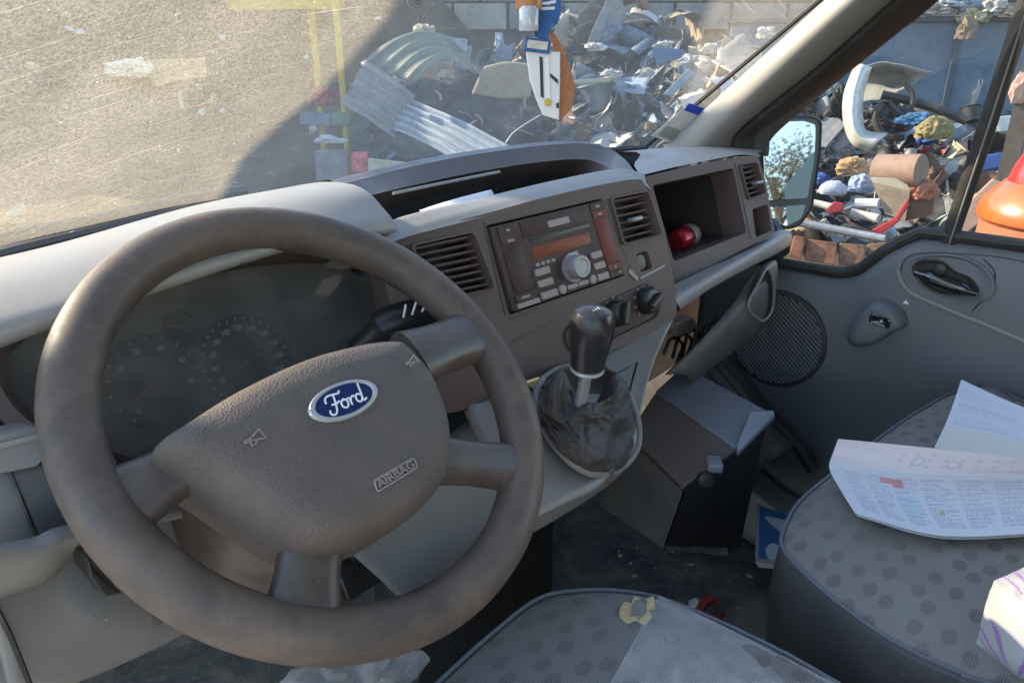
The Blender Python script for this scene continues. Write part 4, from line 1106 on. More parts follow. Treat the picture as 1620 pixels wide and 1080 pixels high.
def seat(label, pts, zt, crown, name='van_seat', depth=0.30):
    c2 = [(p.x, p.y) for p in catmull([V((a, b, 0)) for a, b in pts], 140, closed=True)]
    cx = sum(p[0] for p in c2) / len(c2); cy = sum(p[1] for p in c2) / len(c2)
    fr = Frame((0, 0, zt), (1, 0, 0), (0, 0, 1))
    s = thing(name, label, 'seat', (cx, cy, zt - depth))
    mb = MB(); mb.levels(fr, c2, [(1, -0.002)] + [(k, crown * (1 - k ** 5)) for k in (0.985, 0.96, 0.92, 0.86, 0.78, 0.68, 0.55, 0.4, 0.25, 0.1)], (cx, cy))
    mb.build('cushion_top', M['fabric'], s, smooth=80)
    mb = MB(); mb.levels(fr, c2, [(0.94, -depth), (0.97, -depth + 0.02), (1.0, -0.16), (1.018, -0.09), (1.016, -0.04), (1.006, -0.008), (1.0, 0.0), (0.9, 0.002)], (cx, cy))
    mb.build('cushion_side', M['vinyl'], s, smooth=80)
    mb = MB(); mb.tube([fr.w((cx + (p[0] - cx) * 1.002, cy + (p[1] - cy) * 1.002), 0.002) for p in c2], 0.0024, 6, closed=True)
    mb.build('piping', M['door'], s)
    mb = MB(); mb.box((cx, cy - 0.05, (zt - depth + FZ) / 2), (0.30, 0.36, zt - depth - FZ)); mb.build('seat_base', M['dark'], s)
    return s
def flatpts(px, z): return [(P(x, y, Z=z).x, P(x, y, Z=z).y) for x, y in px]
pz = 1.075
pp = flatpts([(1238, 868), (1243, 832), (1264, 796), (1302, 762), (1348, 727), (1402, 686), (1456, 650), (1510, 622), (1570, 610)], pz) + [(1.44, 0.06), (1.44, -0.2), (1.40, -0.42), (1.0, -0.46), (0.84, -0.40)] + flatpts([(1600, 1092), (1520, 1066), (1420, 1020), (1340, 966), (1280, 916)], pz)
pseat = seat('grey dotted passenger seat holding papers, beside the door', pp, pz, 0.028)
dz_ = 1.095
dp_ = flatpts([(1340, 1092), (1230, 1030), (1130, 982), (1050, 950), (990, 938), (925, 936), (855, 948), (780, 1004), (690, 1086), (600, 1180)], dz_) + [(0.10, 0.10), (0.08, -0.25), (0.3, -0.42), (0.55, -0.38)]
dseat = seat('grey dotted driver seat with a torn corner and clear plastic film', dp_, dz_, 0.022)
dfr = Frame((0, 0, dz_ + 0.016), (1, 0, 0), (0, 0, 1))
# torn patch showing foam
tp = dfr.many([(978, 974), (986, 954), (996, 958), (1004, 944), (1018, 950), (1034, 944), (1036, 958), (1026, 966), (1032, 978), (1018, 992), (1006, 984), (992, 990)])
mb = MB(); mb.levels(dfr, [(p.x, p.y) for p in catmull([V((a, b, 0)) for a, b in tp], 30, closed=True)], [(1.0, -0.004), (0.95, 0.0025), (0.6, 0.004), (0.3, 0.002)]); mb.build('torn_foam', M['foam'], dseat, smooth=60)
tp = dfr.many([(1002, 958), (1022, 952), (1020, 962), (1024, 972), (1010, 984), (1006, 976), (996, 980), (1000, 968)])
mb = MB(); mb.levels(dfr, [(p.x, p.y) for p in catmull([V((a, b, 0)) for a, b in tp], 24, closed=True)], [(1.0, 0.002), (0.9, 0.0065), (0.4, 0.0068)]); mb.build('fabric_scrap', M['fabric'], dseat, smooth=60)
# clear film over the right half
fm, nt, b = nodes('plastic_film'); L = nt.links.new; out = nt.nodes['Material Output']
tr = N(nt, 'ShaderNodeBsdfTransparent'); m1 = N(nt, 'ShaderNodeMixShader')
b.inputs['Base Color'].default_value = (0.66, 0.625, 0.59, 1); b.inputs['Roughness'].default_value = 0.25
nz = N(nt, 'ShaderNodeTexNoise', Scale=16.0, Detail=8, Roughness=0.7, Distortion=1.2); L(coords(nt), nz.inputs['Vector'])
L(ramp(nt, nz.outputs[0], [(0.3, 0.15), (0.7, 0.46)]), m1.inputs[0]); L(tr.outputs[0], m1.inputs[1]); L(b.outputs[0], m1.inputs[2]); L(m1.outputs[0], out.inputs[0])
bp = N(nt, 'ShaderNodeBump', Strength=0.6, Distance=0.003); L(nz.outputs[0], bp.inputs['Height']); L(bp.outputs[0], b.inputs['Normal'])
M['film'] = fm
fe = [P(1042, 942, Z=dz_ + 0.014), P(1010, 1000, Z=dz_ + 0.026), P(962, 1085, Z=dz_ + 0.026), P(930, 1140, Z=dz_ + 0.026)]
ff = [P(1135, 985, Z=dz_ + 0.010), P(1120, 1040, Z=dz_ + 0.027), P(1110, 1100, Z=dz_ + 0.028), P(1080, 1150, Z=dz_ + 0.028)]
fg = [P(1330, 1084, Z=dz_ + 0.004), P(1340, 1120, Z=dz_ + 0.012), P(1320, 1150, Z=dz_ + 0.014), P(1290, 1190, Z=dz_ + 0.014)]
mb = MB(); g = mb.skin([fe, ff, fg], 30, 14)
for v in mb.bm.verts: v.co.z += 0.002 * mnoise.noise(v.co * 35) + 0.0015 * mnoise.noise(v.co * 90)
film = mb.build('plastic_film', M['film'], None, smooth=80)
tag(film, 'clear crinkled plastic film lying over the right of the driver seat', 'plastic film')

# ------------------------------------------------------------------ painted sheets: print is a colour attribute
M['print'] = painted('printed_sheet', 0.65)
M['printgloss'] = painted('printed_plastic', 0.28)
def paint_grid(rows, fn, name, mat, thick=0.0, parent=None, back=(0.7, 0.7, 0.7)):
    nv, nu = len(rows), len(rows[0])
    flat_ = [p for r in rows for p in r]
    o = sum(flat_, V((0, 0, 0))) / len(flat_); o.z = min(p.z for p in flat_)
    vs = [p - o for p in flat_]; fs = []; cols = []
    for j in range(nv - 1):
        for i in range(nu - 1):
            fs.append((j * nu + i, j * nu + i + 1, (j + 1) * nu + i + 1, (j + 1) * nu + i))
            cols.append(fn((i + 0.5) / (nu - 1), (j + 0.5) / (nv - 1)))
    me = bpy.data.meshes.new(name); me.from_pydata([tuple(v) for v in vs], [], fs); me.update()
    at = me.color_attributes.new('print', 'FLOAT_COLOR', 'CORNER')
    buf = []
    for c in cols: buf += [c[0], c[1], c[2], 1.0] * 4
    at.data.foreach_set('color', buf)
    me.materials.append(mat); me.shade_smooth()
    ob = bpy.data.objects.new(name, me); COL.objects.link(ob); ob.location = o
    if thick:
        md = ob.modifiers.new('solid', 'SOLIDIFY'); md.thickness = thick; md.offset = 0
    if parent is not None:
        ob.parent = parent; w = V((0, 0, 0)); q = parent
        while q is not None: w += q.location; q = q.parent
        ob.location = o - w
    return ob
def skin_rows(curves, nu, nv):
    cs = [catmull(c, nu) for c in curves]
    cols = [catmull([c[i] for c in cs], nv) for i in range(nu)]
    return [[cols[i][j] for i in range(nu)] for j in range(nv)]
rt_ = random.Random(5)
def text_cols(nlines, width_fn, nu=200):
    """random word runs for each line"""
    L_ = []
    for k in range(nlines):
        x = 0.0; runs = []; end = width_fn(k)
        while x < end:
            w = rt_.uniform(0.015, 0.05); runs.append((x, min(x + w, end))); x += w + 0.009
        L_.append(runs)
    return L_
linesA = text_cols(26, lambda k: rt_.uniform(0.5, 1.0))
def paintA(u, v):
    base = (0.62, 0.63, 0.66)
    if v < 0.40:
        base = (0.62, 0.57, 0.60)
        if 0.36 < u < 1.0 and 0.10 < v < 0.36:
            d = abs(math.sin(u * 46) * math.sin(v * 30 + u * 9))
            if d > 0.86 or abs(math.hypot((u - 0.46) * 2.2, v - 0.24) - 0.06) < 0.015 or abs(math.hypot((u - 0.62) * 2.2, v - 0.25) - 0.06) < 0.013:
                return (0.50, 0.47, 0.52)
        if abs(v - 0.05) < 0.012 and u > 0.03: return (0.66, 0.58, 0.60)
        if 0.03 < u < 0.04: return (0.66, 0.60, 0.62)
        return base
    if 0.44 < v < 0.465 and u > 0.25: return (0.55, 0.58, 0.66)
    if v > 0.50 and v < 0.93 and u > 0.08:
        # columns of small print
        cw = 0.145; k = int((u - 0.08) / cw); uu = (u - 0.08) / cw - k
        if k == 1 and 0.52 < v < 0.57 and uu > 0.55: return (0.60, 0.30, 0.29)
        if k == 2 and 0.53 < v < 0.60 and uu < 0.40: return (0.60, 0.27, 0.27)
        if k == 2 and 0.66 < v < 0.86 and uu < 0.8 and int(v * 60) % 2: return (0.42, 0.55, 0.64)
        if k == 3 and 0.62 < v < 0.74 and uu < 0.30 and int(v * 70) % 2: return (0.40, 0.52, 0.56)
        if k == 3 and 0.75 < v < 0.79 and 0.3 < uu < 0.45: return (0.34, 0.46, 0.20)
        ln = (v - 0.50) / 0.43 * 22
        if uu < 0.88 and (ln - int(ln)) < 0.5:
            r = linesA[(int(ln) + 7 * k) % 26]
            for a, b_ in r:
                if a <= uu < b_: return (0.42, 0.44, 0.50)
    return base
rows = skin_rows([[P(1326, 694, Z=1.150), P(1480, 709, Z=1.150), P(1660, 728, Z=1.145)],
                  [P(1318, 716, Z=1.128), P(1465, 732, Z=1.130), P(1660, 745, Z=1.128)],
                  [P(1312, 740, Z=1.118), P(1450, 757, Z=1.112), P(1660, 760, Z=1.112)],
                  [P(1330, 775, Z=1.118), P(1465, 806, Z=1.108), P(1660, 800, Z=1.110)],
                  [P(1353, 812, Z=1.126), P(1490, 847, Z=1.116), P(1660, 842, Z=1.120)]], 220, 130)
paperA = paint_grid(rows, paintA, 'document', M['print'], 0.0006)
tag(paperA, 'folded printed document with columns and red boxes, in front on the passenger seat', 'document')
rows = skin_rows([[P(1356, 816, Z=1.118), P(1490, 851, Z=1.110), P(1660, 846, Z=1.112)], [P(1340, 790, Z=1.112), P(1480, 830, Z=1.104), P(1660, 820, Z=1.106)], [P(1330, 770, Z=1.110), P(1470, 800, Z=1.100), P(1660, 795, Z=1.102)]], 20, 10)
paint_grid(rows, lambda u, v: (0.6, 0.61, 0.64), 'document_page', M['print'], 0.0006, paperA)
linesB = text_cols(20, lambda k: rt_.uniform(0.55, 0.97))
def paintB(u, v):
    if v > 0.62:
        return (0.62, 0.60, 0.54)
    ln = (v - 0.10) / 0.5 * 17
    if 0 <= ln < 17 and u > 0.05 and (ln - int(ln)) < 0.42 and int(ln) % 6 != 5:
        for a, b_ in linesB[int(ln)]:
            if a <= u < b_: return (0.46, 0.48, 0.55)
    return (0.61, 0.62, 0.66)
rows = skin_rows([[P(1521, 600, Z=1.135), P(1590, 632, Z=1.132), P(1680, 668, Z=1.13)],
                  [P(1500, 660, Z=1.128), P(1590, 680, Z=1.122), P(1690, 720, Z=1.122)],
                  [P(1478, 708, Z=1.122), P(1580, 728, Z=1.118), P(1700, 780, Z=1.118)]], 160, 100)
paperB = paint_grid(rows, paintB, 'document', M['print'], 0.0006)
tag(paperB, 'printed sheet lying furthest back on the passenger seat, nearest the door', 'document')

# tissue pack in printed film
def tissue_pack():
    A_ = P(1541, 1020, Z=1.105); B_ = P(1660, 1105, Z=1.105); D_ = P(1584, 882, Z=1.165)
    ex = V((B_.x - A_.x, B_.y - A_.y, 0)); ex.normalize()
    ey = V((-ex.y, ex.x, 0))
    if ey.dot(V((1, 0, 0))) < 0: ey = -ey
    lx, ly, lz = 0.20, 0.115, 0.075
    n = 110
    fr_rng = random.Random(3)
    fronds = [(fr_rng.uniform(0.05, 0.95), fr_rng.uniform(-0.9, 0.9)) for _ in range(9)]
    def col(u, v, face):
        if face == 'top':
            if 0.25 < u < 0.6 and 0.25 < v < 0.75: return (0.50, 0.43, 0.35)
            if v < 0.25 and 0.10 < u < 0.28: return (0.10, 0.12, 0.50)
        for (u0, s_) in ((0.22, 0), (0.72, 1)):
            du, dv = u - u0, (1.02 - v)
            th = math.atan2(du, dv); rr = math.hypot(du, dv)
            if rr < 0.75 + 0.2 * math.sin(th * 7) and abs(th) < 1.15 and math.sin(th * 17 + 1.5 * s_) > 0.55 + 0.5 * rr and rr > 0.12:
                return (0.30, 0.16, 0.38) if s_ == 0 else (0.36, 0.33, 0.52)
        return (0.38, 0.375, 0.38)
    root = thing('tissue_pack', 'crumpled tissue pack printed with purple fronds on the passenger seat edge', 'tissue pack', A_)
    def surf(fn, face, name):
        rows = [[fn(i / (n - 1), j / (n - 1)) for i in range(n)] for j in range(n)]
        for r in rows:
            for q in r:
                k = mnoise.noise(q * 22) * 0.005 + (0.5 - abs(mnoise.noise(q * 48))) * 0.004
                q += V((-0.3, -0.3, 1)) * k
        return paint_grid(rows, lambda u, v: col(u, v, face), name, M['printgloss'], 0.0, root)
    def bul(u): return 1 - (2 * u - 1) ** 4
    def front(u, v):   # face towards the driver
        return A_ + ex * lx * u + V((0, 0, lz * (1 - v))) - ey * 0.012 * bul(v) * bul(u)
    def side(u, v):    # near end
        return A_ + ey * ly * (1 - u) + V((0, 0, lz * (1 - v))) - ex * 0.010 * bul(v) * bul(u)
    def top(u, v):
        return A_ + ex * lx * u + ey * ly * (1 - v) + V((0, 0, lz + 0.012 * bul(u) * bul(v)))
    surf(front, 'front', 'film_face'); surf(side, 'side', 'film_face'); surf(top, 'top', 'film_top')
tissue_pack()

# ------------------------------------------------------------------ things on the floor
bx = thing('steel_box', 'grey steel box with sloping brown lid section standing in the passenger footwell', 'box', P(1045, 868, Z=FZ + 0.02))
T1, T2, T3, T4 = P(1081, 578, Z=1.04), P(1216, 650, Z=1.04), P(1164, 708, Z=1.03), P(1037, 618, Z=1.03)
B3, B4 = P(1083, 767, Z=0.985), P(996, 682, Z=0.985)
G3, G4 = P(1050, 868, Z=0.80), P(948, 800, Z=0.80)
mb = MB(); mb.prism([T1, T4, T3, T2], (0, 0, -0.012)); mb.build('lid_panel', M['boxgrey'], bx, bevel=0.003)
mb = MB(); mb.prism([T4 + V((-0.001, -0.001, -0.002)), B4, B3, T3 + V((-0.001, -0.001, -0.002))], (0.004, 0.004, -0.014)); mb.build('lid_slope', plastic('box_slope_plastic', (0.15, 0.125, 0.115), 0.5, 0.3, dcol=(0.2, 0.15, 0.12), grain=0.2, gscale=500), bx, bevel=0.003)
mb = MB(); mb.prism([B4 + V((0.002, 0.002, -0.016)), G4, G3, B3 + V((0.002, 0.002, -0.016))], (0.03, 0.03, 0)); mb.build('front_panel', plastic('box_front_plastic', (0.085, 0.085, 0.092), 0.5, 0.3, grain=0.2), bx, bevel=0.003)
mb = MB(); mb.prism([T2 + V((0, 0, -0.012)), T3 + V((0, 0, -0.012)), B3 + V((0.01, 0, -0.016)), G3 + V((0.01, 0, 0)), V((T2.x - 0.05, T2.y, 0.78))], (0.006, 0.012, 0)); mb.build('side_panel', M['dark'], bx)
mb = MB(); mb.prism([P(1186, 650, Z=1.047), P(1224, 648, Z=1.047), P(1226, 656, Z=1.042), P(1168, 714, Z=1.035), P(1164, 704, Z=1.037)], (0, 0, -0.01)); mb.build('flange', M['boxgrey'], bx, bevel=0.002)
mb = MB(); mb.box(P(1130, 734, Z=1.012), (0.034, 0.024, 0.016), Matrix.Rotation(0.6, 3, 'Z')); mb.build('latch', M['boxgrey'], bx, bevel=0.004)
mb = MB(); mb.lathe([(0.012, 0), (0.012, 0.012), (0.006, 0.014)], P(1113, 757, Z=0.995), (-0.6, -0.6, 0.3), 14); mb.build('bolt', M['dark'], bx)

def paintC(u, v):
    if v > 0.93: return (0.35, 0.35, 0.36)
    if (u - 0.1) * 0.9 + 0.25 * math.sin(v * 9) > 0.42 and 0.15 < v < 0.42: return (0.50, 0.56, 0.64)
    if math.hypot((u - 0.55) * 1.0, (v - 0.80) * 1.6) < 0.25: return (0.52, 0.58, 0.66)
    if 0.44 < v < 0.52 and u > 0.5: return (0.06, 0.09, 0.25)
    if u < 0.10: return (0.30, 0.36, 0.46)
    return (0.035, 0.13, 0.33)
cq = [P(1196, 800, Z=0.72), P(1250, 812, Z=0.72), P(1248, 893, Z=0.70), P(1195, 888, Z=0.70)]
carton = thing('blue_carton', 'flat blue and white carton lying on the floor against the passenger seat', 'carton', cq[3])
mb = MB(); mb.prism([q + V((0, 0, -0.001)) for q in cq], (0.012, -0.004, -0.018)); mb.build('carton_body', M['paper'], carton)
paint_grid(skin_rows([[cq[0], cq[1]], [cq[3], cq[2]]], 40, 60), paintC, 'carton_face', M['print'], 0.0, carton)

rp = P(1126, 966, Z=FZ + 0.03)
mb = MB(); mb.tube(catmull([rp + V((math.cos(w) * 0.030, math.sin(w) * 0.020, 0.006 * math.sin(2 * w))) for w in [2 * PI * i / 10 for i in range(9)]], 30), [0.004] * 4 + [0.009] * 22 + [0.004] * 4, 8)
tag(mb.build('red_clip', simple('red_plastic', (0.30, 0.030, 0.018), 0.5, 0, 0.2), None), 'small red plastic clip on the floor mat by the driver seat', 'clip')
mb = MB(); mb.ico(P(1099, 953, Z=FZ + 0.03), 0.012, 2, (1.2, 0.8, 0.6), None, 0.6, 3); tag(mb.build('paper_scrap', M['paper'], None), 'crumpled white paper scrap touching the small red clip', 'litter')
lr = random.Random(9)
for i in range(34):
    cx_, cy_ = ((1040, 880), (1100, 880), (1170, 850), (1000, 900), (1160, 920))[i % 5]
    x, y = cx_ + lr.gauss(0, 26), cy_ + lr.gauss(0, 16)
    q = P(x, y, Z=FZ + 0.014)
    mb = MB(); mb.ico(q, lr.choice((0.0012, 0.0016, 0.002, 0.0028, 0.0045)), 1, (1.6, 1, 0.4), Matrix.Rotation(lr.uniform(0, 3), 3, 'Z'), 0.6, i)
    tag(mb.build('litter_crumb', (M['paper'], M['lightgrey'], M['foam'])[i % 3], None), 'tiny pale crumb of litter on the dark floor mat', 'litter', 'crumbs scattered on the floor mat')
for i, pth in enumerate(([(1180, 760), (1205, 775), (1250, 760), (1285, 735)], [(1150, 790), (1190, 800), (1225, 790)], [(1235, 690), (1255, 725), (1250, 765)])):
    mb = MB(); mb.tube(catmull([P(x, y, Z=0.70) for x, y in pth], 14), [0.004] + [0.014] * 12 + [0.004], 8, flat=(V((0, 0, 1)), 0.35))
    tag(mb.build('mud_ridge', simple('dried_mud_%d' % i, (0.13, 0.10, 0.075), 0.95, 0, 0.4, 60), floor_mat), None, None)
bgm = MB()
bgm.ico(P(545, 1092, Z=0.95), 0.062, 5, (1.3, 0.8, 0.55), None, 0.5, 2)
for v in bgm.bm.verts:
    v.co += (v.co - P(560, 1085, Z=0.95)).normalized() * (0.016 * (0.5 - abs(mnoise.noise(v.co * 32))) + 0.008 * (0.5 - abs(mnoise.noise(v.co * 70))))
tag(bgm.build('plastic_bag', M['film'], None, smooth=30), 'crumpled clear plastic bag below the steering wheel', 'plastic bag')

# can and card on the shelf, papers in the tray, sticker-like scrap on the tray lip
cA, cB = P(1072, 380, Y=0.60), P(1114, 362, Y=0.60)
d = (cB - cA).normalized()
can = thing('drink_can', 'dark red drink can lying on the open dashboard shelf', 'can', cA)
mb = MB(); mb.lathe([(0.014, -0.004), (0.017, 0.0), (0.0195, 0.005), (0.0195, 0.056), (0.0175, 0.060), (0.016, 0.0605), (0.015, 0.058)], cA - d * 0.005, d, 28); mb.build('can_body', M['canred'], can)
mb = MB(); mb.lathe([(0.0197, 0.034), (0.0199, 0.0345), (0.0199, 0.052), (0.0197, 0.0525)], cA - d * 0.005, d, 28); mb.build('can_band', M['silver'], can)
mb = MB(); q = [P(1042, 318, Y=0.72), P(1064, 312, Y=0.72), P(1068, 338, Y=0.72), P(1046, 346, Y=0.72)]; mb.prism(q, (0, 0.004, 0)); tag(mb.build('brown_card', simple('brown_card', (0.16, 0.12, 0.06), 0.8), None), 'brown card leaning at the back of the dashboard shelf', 'card')
mb = MB(); mb.skin([[P(664, 332, Y=0.668), P(722, 314, Y=0.672), P(777, 300, Y=0.672)], [P(668, 342, Y=0.640), P(730, 330, Y=0.642), P(787, 316, Y=0.645)]], 12, 4)
tag(mb.build('folded_paper', M['paper'], None, solid=0.001), 'white folded paper sticking up in the dashboard tray', 'paper')
mb = MB(); mb.ico(P(888, 303, Y=0.588), 0.012, 3, (1.3, 0.7, 0.5), Matrix.Rotation(-0.3, 3, 'Z'), 0.5, 8); tag(mb.build('paper_scrap', M['white'], None), 'white paper scrap stuck on the lip above the radio', 'litter')

# windscreen sticker
gs = glass_pt(1.37, 0.06)
STF = Frame(gs + V((0, -0.012, -0.012)), (1, -0.434, 0), (-0.25, -0.60, -0.72))
def stq(px, h0, h1, name, mat, par):
    o = STF.many(px); mb = MB(); mb.prism([STF.w(p, h0) for p in o], STF.n * (h1 - h0)); return mb.build(name, mat, par, smooth=0)
sticker = thing('windscreen_sticker', 'white permit sticker with blue band low on the windscreen by the pillar', 'sticker', STF.w(STF.at(1070, 205)))
stq([(1080, 172), (1112, 182), (1072, 228), (1030, 215)], 0.0, 0.0008, 'sticker_sheet', M['white'], sticker)
stq([(1090, 163), (1116, 172), (1108, 183), (1082, 174)], 0.0002, 0.0014, 'blue_band', simple('sticker_blue', (0.01, 0.06, 0.52), 0.5, 0, 0.05), sticker)
stq([(1056, 198), (1078, 206), (1064, 222), (1040, 214)], 0.0008, 0.0016, 'green_field', simple('sticker_green', (0.36, 0.42, 0.36), 0.6, 0, 0.3, 120), sticker)
# wiper outside the glass
mb = MB()
wp = [P(-10, 402, Y=0.93), P(150, 367, Y=0.965), P(262, 341, Y=0.985), P(330, 325, Y=1.005), P(400, 313, Y=1.02)]
wip = thing('wiper', 'black windscreen wiper parked along the foot of the driver side glass', 'wiper', wp[0])
mb.tube(catmull([V(p) + V((0, 0.02, 0.010)) for p in wp], 16), 0.008, 8); mb.build('wiper_blade', M['rubber'], wip)

# hanging air fresheners
HX = 0.74
HF = Frame(P(860, 100, X=HX), _R, -_F)
af = thing('air_freshener', 'white and amber cut-out air freshener with blue labels hanging before the windscreen', 'air freshener', P(862, 190, X=HX))
def hang(px, h0, h1, name, mat, par=af, bev=0.0006):
    mb = MB(); mb.prism([HF.w(p, h0) for p in HF.many(px)], HF.n * (h1 - h0)); return mb.build(name, mat, par, smooth=0, bevel=bev)
amber = simple('amber_card', (0.42, 0.16, 0.055), 0.45, 0, 0.15, 25, coat=0.3)
bluec = simple('label_blue', (0.03, 0.11, 0.30), 0.5, 0, 0.3, 120)
hang([(832, 84), (886, 84), (886, 130), (884, 191), (859, 184), (848, 158), (838, 128)], 0, 0.004, 'card_body', simple('card_white', (0.72, 0.69, 0.64), 0.5, 0, 0.08), bev=0.001)
cres = catmull([V((x, y, 0)) for x, y in ((868, 46), (879, 54), (893, 82), (905, 115), (909, 140), (904, 168), (885, 191))], 24)
hang([(p.x, p.y) for p in cres] + [(884, 160), (884, 100), (874, 66)], -0.006, -0.001, 'amber_crescent', amber)
hang([(845, 60), (850, -20), (886, -20), (888, 18), (882, 40), (872, 46), (866, 66)], 0.003, 0.005, 'blue_label', bluec)
hang([(831, 62), (871, 67), (869, 89), (829, 84)], 0.005, 0.007, 'label_frame', bluec)
hang([(835, 67), (867, 71), (865, 84), (833, 80)], 0.0072, 0.0080, 'label_field', simple('label_cream', (0.62, 0.57, 0.46), 0.6, 0, 0.2, 200))
hang([(853, 92), (858, 93), (860, 158), (855, 155)], 0.004, 0.0055, 'dark_stripe', M['dark'])
hang([(861, 93), (868, 94), (871, 160), (862, 158)], 0.004, 0.0052, 'pale_stripe', M['white'])
mb = MB(); mb.lathe([(0.0042, 0.004), (0.0042, 0.006), (0.003, 0.0064)], HF.w(HF.at(866, 164)), HF.n, 16); mb.build('yellow_dot', simple('yellow_print', (0.6, 0.42, 0.05), 0.5), af)
hang([(870, 118), (882, 128), (883, 136), (870, 124)], 0.004, 0.005, 'dark_cut', M['dark'])
hang([(879, 166), (884, 164), (884, 174), (880, 173)], 0.004, 0.005, 'dark_cut', M['dark'])
for (x, y, w_) in ((862, 10, 16), (866, 18, 22), (874, 8, 10)):
    hang([(x - w_ / 2, y - 3), (x + w_ / 2, y - 4), (x + w_ / 2, y + 1), (x - w_ / 2, y + 2)], 0.005, 0.0058, 'label_print', M['white'])
mb = MB(); mb.tube([HF.w(HF.at(862, -30), 0.002), HF.w(HF.at(864, -330), 0.0)], 0.001, 6); mb.build('cord', M['white'], af)
mb = MB(); mb.tube(catmull([HF.w(HF.at(x, y), -0.01) for x, y in ((856, 178), (835, 190), (812, 206), (800, 222))], 14), 0.0006, 5); mb.build('loose_thread', M['white'], af)
sb = thing('scent_bottle', 'small clear scent bottle with round amber wooden cap, hanging beside the white freshener', 'air freshener', HF.w(HF.at(836, 62), 0.02))
up = V((0, 0, 1))
mb = MB(); mb.lathe([(0.011, 0), (0.0115, 0.004), (0.0115, 0.022), (0.009, 0.026)], HF.w(HF.at(836, 56), 0.012), up, 20); mb.build('bottle', simple('frosted_glass', (0.5, 0.52, 0.55), 0.15, 0, 0.2, 60, coat=0.5), sb)
mb = MB(); mb.lathe([(0.011, 0), (0.0150, 0.003), (0.0155, 0.010), (0.015, 0.018), (0.0135, 0.024), (0.009, 0.028)], HF.w(HF.at(836, 27), 0.012), up, 24); mb.build('wooden_cap', amber, sb)
mb = MB(); mb.tube([HF.w(HF.at(837, 0), 0.012), HF.w(HF.at(850, -330), 0.0)], 0.0008, 6); mb.build('cord', M['white'], sb)

# ------------------------------------------------------------------ the yard outside
def sstep(a, b, x):
    t = min(max((x - a) / (b - a), 0), 1); return t * t * (3 - 2 * t)
def polar(h, d): return (math.sin(math.radians(h)) * d, math.cos(math.radians(h)) * d)
def ground_h(x, y):
    d = math.hypot(x, y); h = math.degrees(math.atan2(x, y))
    z = 0.03 * mnoise.noise(V((x * 0.8, y * 0.8, 0))) * min(d / 5, 1)
    if -60 < h < 60:
        w = 1 - sstep(40, 56, h)
        z += w * sstep(9.5, 16, d) * (3.8 + 0.5 * mnoise.noise(V((x * 0.35, y * 0.35, 2))))
    return z
def heap_h(x, y):
    d = math.hypot(x, y); h = math.degrees(math.atan2(x, y))
    w = sstep(33, 44, h) * (1 - sstep(104, 116, h))
    near = 8.2 - 1.9 * sstep(58, 70, h)
    top = 1.35 + 0.65 * math.exp(-((h - 57) / 5.0) ** 2) - 0.45 * sstep(64, 74, h)
    z = w * top * sstep(near, near + 3.2, d) * (1 - 0.3 * sstep(near + 4.5, near + 7, d))
    z += w * sstep(near - .5, near + .8, d) * (0.20 * mnoise.noise(V((x * 1.1, y * 1.1, 0))) + 0.12 * mnoise.noise(V((x * 2.9, y * 2.9, 4))) + 0.08 * mnoise.noise(V((x * 6.5, y * 6.5, 7))))
    return z - 0.12
def G(x, y):
    r = ray(x, y); t = 2.0
    while t < 22:
        q = EYE + r * t
        if q.z < max(ground_h(q.x, q.y), heap_h(q.x, q.y)): return q
        t += 0.04
    return EYE + r * 22

def soil(name, c0, c1, c2, sc):
    m, nt, b = nodes(name); L = nt.links.new
    c = coords(nt)
    n1 = N(nt, 'ShaderNodeTexNoise', Scale=sc, Detail=10, Roughness=0.7); L(c, n1.inputs['Vector'])
    n2 = N(nt, 'ShaderNodeTexVoronoi', Scale=sc * 12); L(c, n2.inputs['Vector'])
    n3 = N(nt, 'ShaderNodeTexNoise', Scale=sc * 9, Detail=6, Roughness=0.8); L(c, n3.inputs['Vector'])
    col = ramp(nt, n1.outputs[0], [(0.25, c0), (0.5, c1), (0.75, c2)])
    col = mix(nt, ramp(nt, n3.outputs[0], [(0.55, 0.0), (0.72, 0.7)]), col, tuple(min(1, x * 1.9) for x in c1))
    L(col, b.inputs['Base Color']); b.inputs['Roughness'].default_value = 0.95; b.inputs['Specular IOR Level'].default_value = 0.1
    bp = N(nt, 'ShaderNodeBump', Strength=0.6, Distance=0.02); L(n3.outputs[0], bp.inputs['Height'])
    L(bp.outputs[0], b.inputs['Normal'])
    return m
M['soil'] = soil('yard_soil', (0.048, 0.038, 0.027), (0.075, 0.060, 0.042), (0.105, 0.085, 0.060), 0.9)
M['heap'] = soil('heap_rubble', (0.02, 0.023, 0.027), (0.05, 0.054, 0.06), (0.12, 0.115, 0.11), 2.2)

mb = MB()
rows = []
ds = [0.3, 1, 2, 3, 4, 5, 6, 7, 8, 9, 10, 11, 12, 13, 14, 15, 16, 17, 18, 20, 24, 32, 60, 140]
for d in ds:
    rows.append([V((math.sin(a) * d, math.cos(a) * d, ground_h(math.sin(a) * d, math.cos(a) * d))) for a in [2 * PI * i / 120 for i in range(120)]])
g = mb.grid(rows, cu=True); mb.bm.faces.new(g[0][::-1])
tag(mb.build('ground', M['soil'], None, smooth=80), None, None, None, 'structure')
mb = MB(); mb.box((-4.2, -1.5, 0.03), (8.0, 11.0, 0.10)); tag(mb.build('added_bounce_slab', simple('bounce_slab_pale', (0.36, 0.34, 0.31), 0.9, 0, 0.2, 2), None, smooth=0), None, None, None, 'structure')  # unseen slab added beside the van to bounce sunlight into the cab
mb = MB()
rows = []
for j in range(70):
    d = 5.2 + 9.0 * j / 69
    rows.append([V((*polar(30 + 88 * i / 150, d), heap_h(*polar(30 + 88 * i / 150, d)))) for i in range(151)])
mb.grid(rows)
